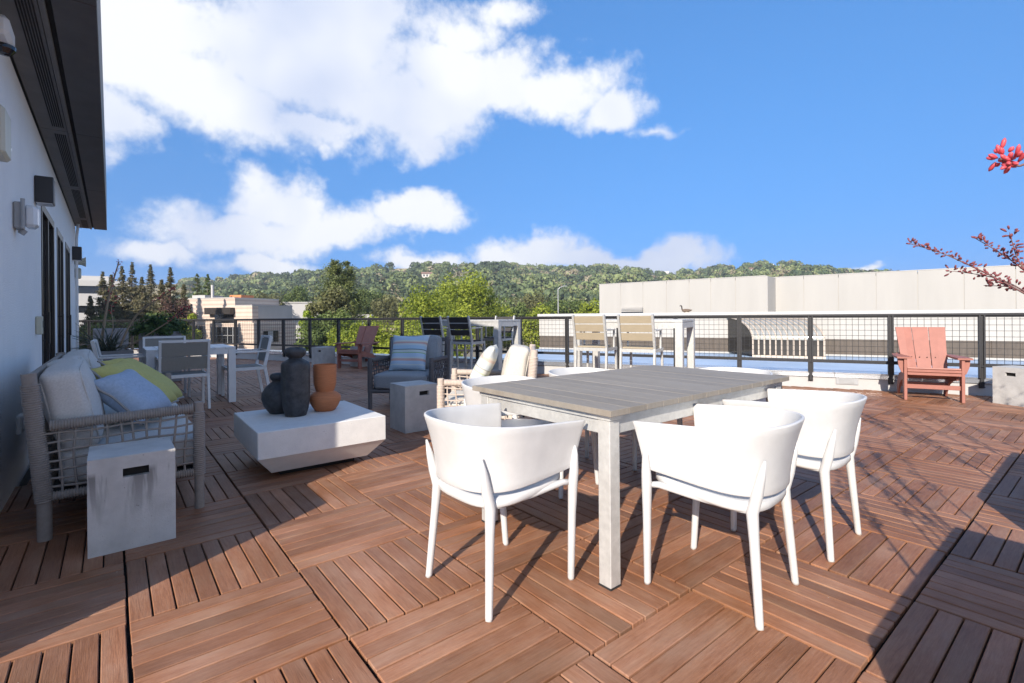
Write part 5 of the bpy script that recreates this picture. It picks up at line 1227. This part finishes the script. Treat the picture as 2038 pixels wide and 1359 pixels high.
yucca('red yucca with dusky budded stalks arching before the cream wall', (3.75, -.40, .55), 70,
      [*[([V3(x, y, .6), V3(x + .02, y + .02, 1.0), V3(x + dx * .5, y + .03, 1.0 + h * .55), V3(x + dx, y + .02, 1.0 + h)], .006, .35, 4, 0) for (x, y, dx, h) in ((3.2, -.2, -.1, .6), (3.4, -.1, .1, .8), (3.6, -.25, -.1, 1.0), (4.1, -.15, .2, .8), (4.4, -.2, .15, .6))],
       ([V3(3.7, -.15, .6), V3(3.69, .12, 1.02), V3(3.76, .34, 1.23), V3(3.92, .56, 1.395), V3(3.90, .70, 1.49), V3(3.89, .84, 1.559)], .0062, .45, 3, 0),
       ([V3(3.74, .30, 1.21), V3(3.86, .42, 1.30), V3(3.93, .53, 1.345), V3(3.953, .661, 1.378)], .004, .2, 2, 0),
       ([V3(3.75, .31, 1.215), V3(3.88, .40, 1.265), V3(3.971, .517, 1.283)], .004, .2, 2, 0),
       ([V3(3.8, -.1, .6), V3(3.84, .15, 1.1), V3(3.87, .34, 1.35), V3(3.95, .45, 1.47), V3(4.007, .553, 1.564)], .0055, .5, 3, 0),
       ([V3(3.86, .30, 1.29), V3(3.85, .36, 1.40), V3(3.83, .38, 1.49), V3(3.808, .392, 1.561)], .004, .15, 2, 0),
       ([V3(3.9, -.2, .6), V3(4.1, -.1, 1.1), V3(4.3, .05, 1.5)], .006, .5, 2, 0), ([V3(3.5, -.2, .6), V3(3.3, -.05, 1.1), V3(3.2, .0, 1.5)], .006, .5, 2, 0)], .25, M['stalk_red'], M['bud_dark'], 1.25)

# airy shrubs in the planter row behind the camera side; their shade dapples the deck
def airy_shrub(label, loc, h, n, seed):
    random.seed(seed); sh = thing('airy_shrub', label, 'shrub', loc); b = MB(); P = []; Nn = []
    for k in range(16):
        a = random.uniform(0, 6.28); sp = random.uniform(.15, .55); hh = h * random.uniform(.65, 1.05); pts = [Vector((math.cos(a) * sp * q * q, math.sin(a) * sp * q * q, hh * q)) for q in np.linspace(0, 1, 9)]
        b.tube(pts, list(np.linspace(.007, .002, 9)), 5)
        for q in range(int(n / 16)):
            i = random.choice((3, 4, 5, 6, 7, 8)); p = pts[i] + Vector((random.gauss(0, .05), random.gauss(0, .05), random.gauss(0, .05))); P.append(tuple(p)); Nn.append((random.gauss(0, 1), random.gauss(0, 1), random.gauss(.5, 1)))
    b.build('stems', M['stalk_red'], sh, smooth=True)
    leaf_object('foliage', np.array(P), np.array(Nn), rng.uniform(.012, .03, len(P)), LM['purple'], sh, kind='stuff')
planter('long concrete planter with airy dark shrubs behind the yucca planters', (4.2, -1.15, 0), 0, 3.4, .6, .60, M['concrete'])
for k, (x, y, h_, n_) in enumerate(((3.0, -1.1, 1.25, 420), (3.75, -1.2, 1.5, 620), (4.6, -1.1, 1.35, 520), (5.4, -1.2, 1.5, 520))):
    airy_shrub(('airy dark shrub at the planter end towards the table', 'tallest airy dark shrub in the long planter', 'middle airy dark shrub in the long planter', 'airy dark shrub at the planter end towards the railing')[k], (x, y, .55), h_, n_, 40 + k)

# thin summer haze over the valley
hz = MB().span((-4100, -4100, GZ - 1.5), (4100, 4100, 105)); ho = hz.build('haze', M['deck_base'], kind='stuff'); ho.data.materials.clear()
hm = bpy.data.materials.new('haze_air'); hm.use_nodes = True; ht_ = hm.node_tree; ht_.nodes.remove(ht_.nodes['Principled BSDF'])
pv = ht_.nodes.new('ShaderNodeVolumePrincipled'); pv.inputs['Color'].default_value = (.86, .91, 1.0, 1); pv.inputs['Density'].default_value = .00033; pv.inputs['Anisotropy'].default_value = .2
ht_.links.new(pv.outputs[0], ht_.nodes['Material Output'].inputs['Volume']); ho.data.materials.append(hm)
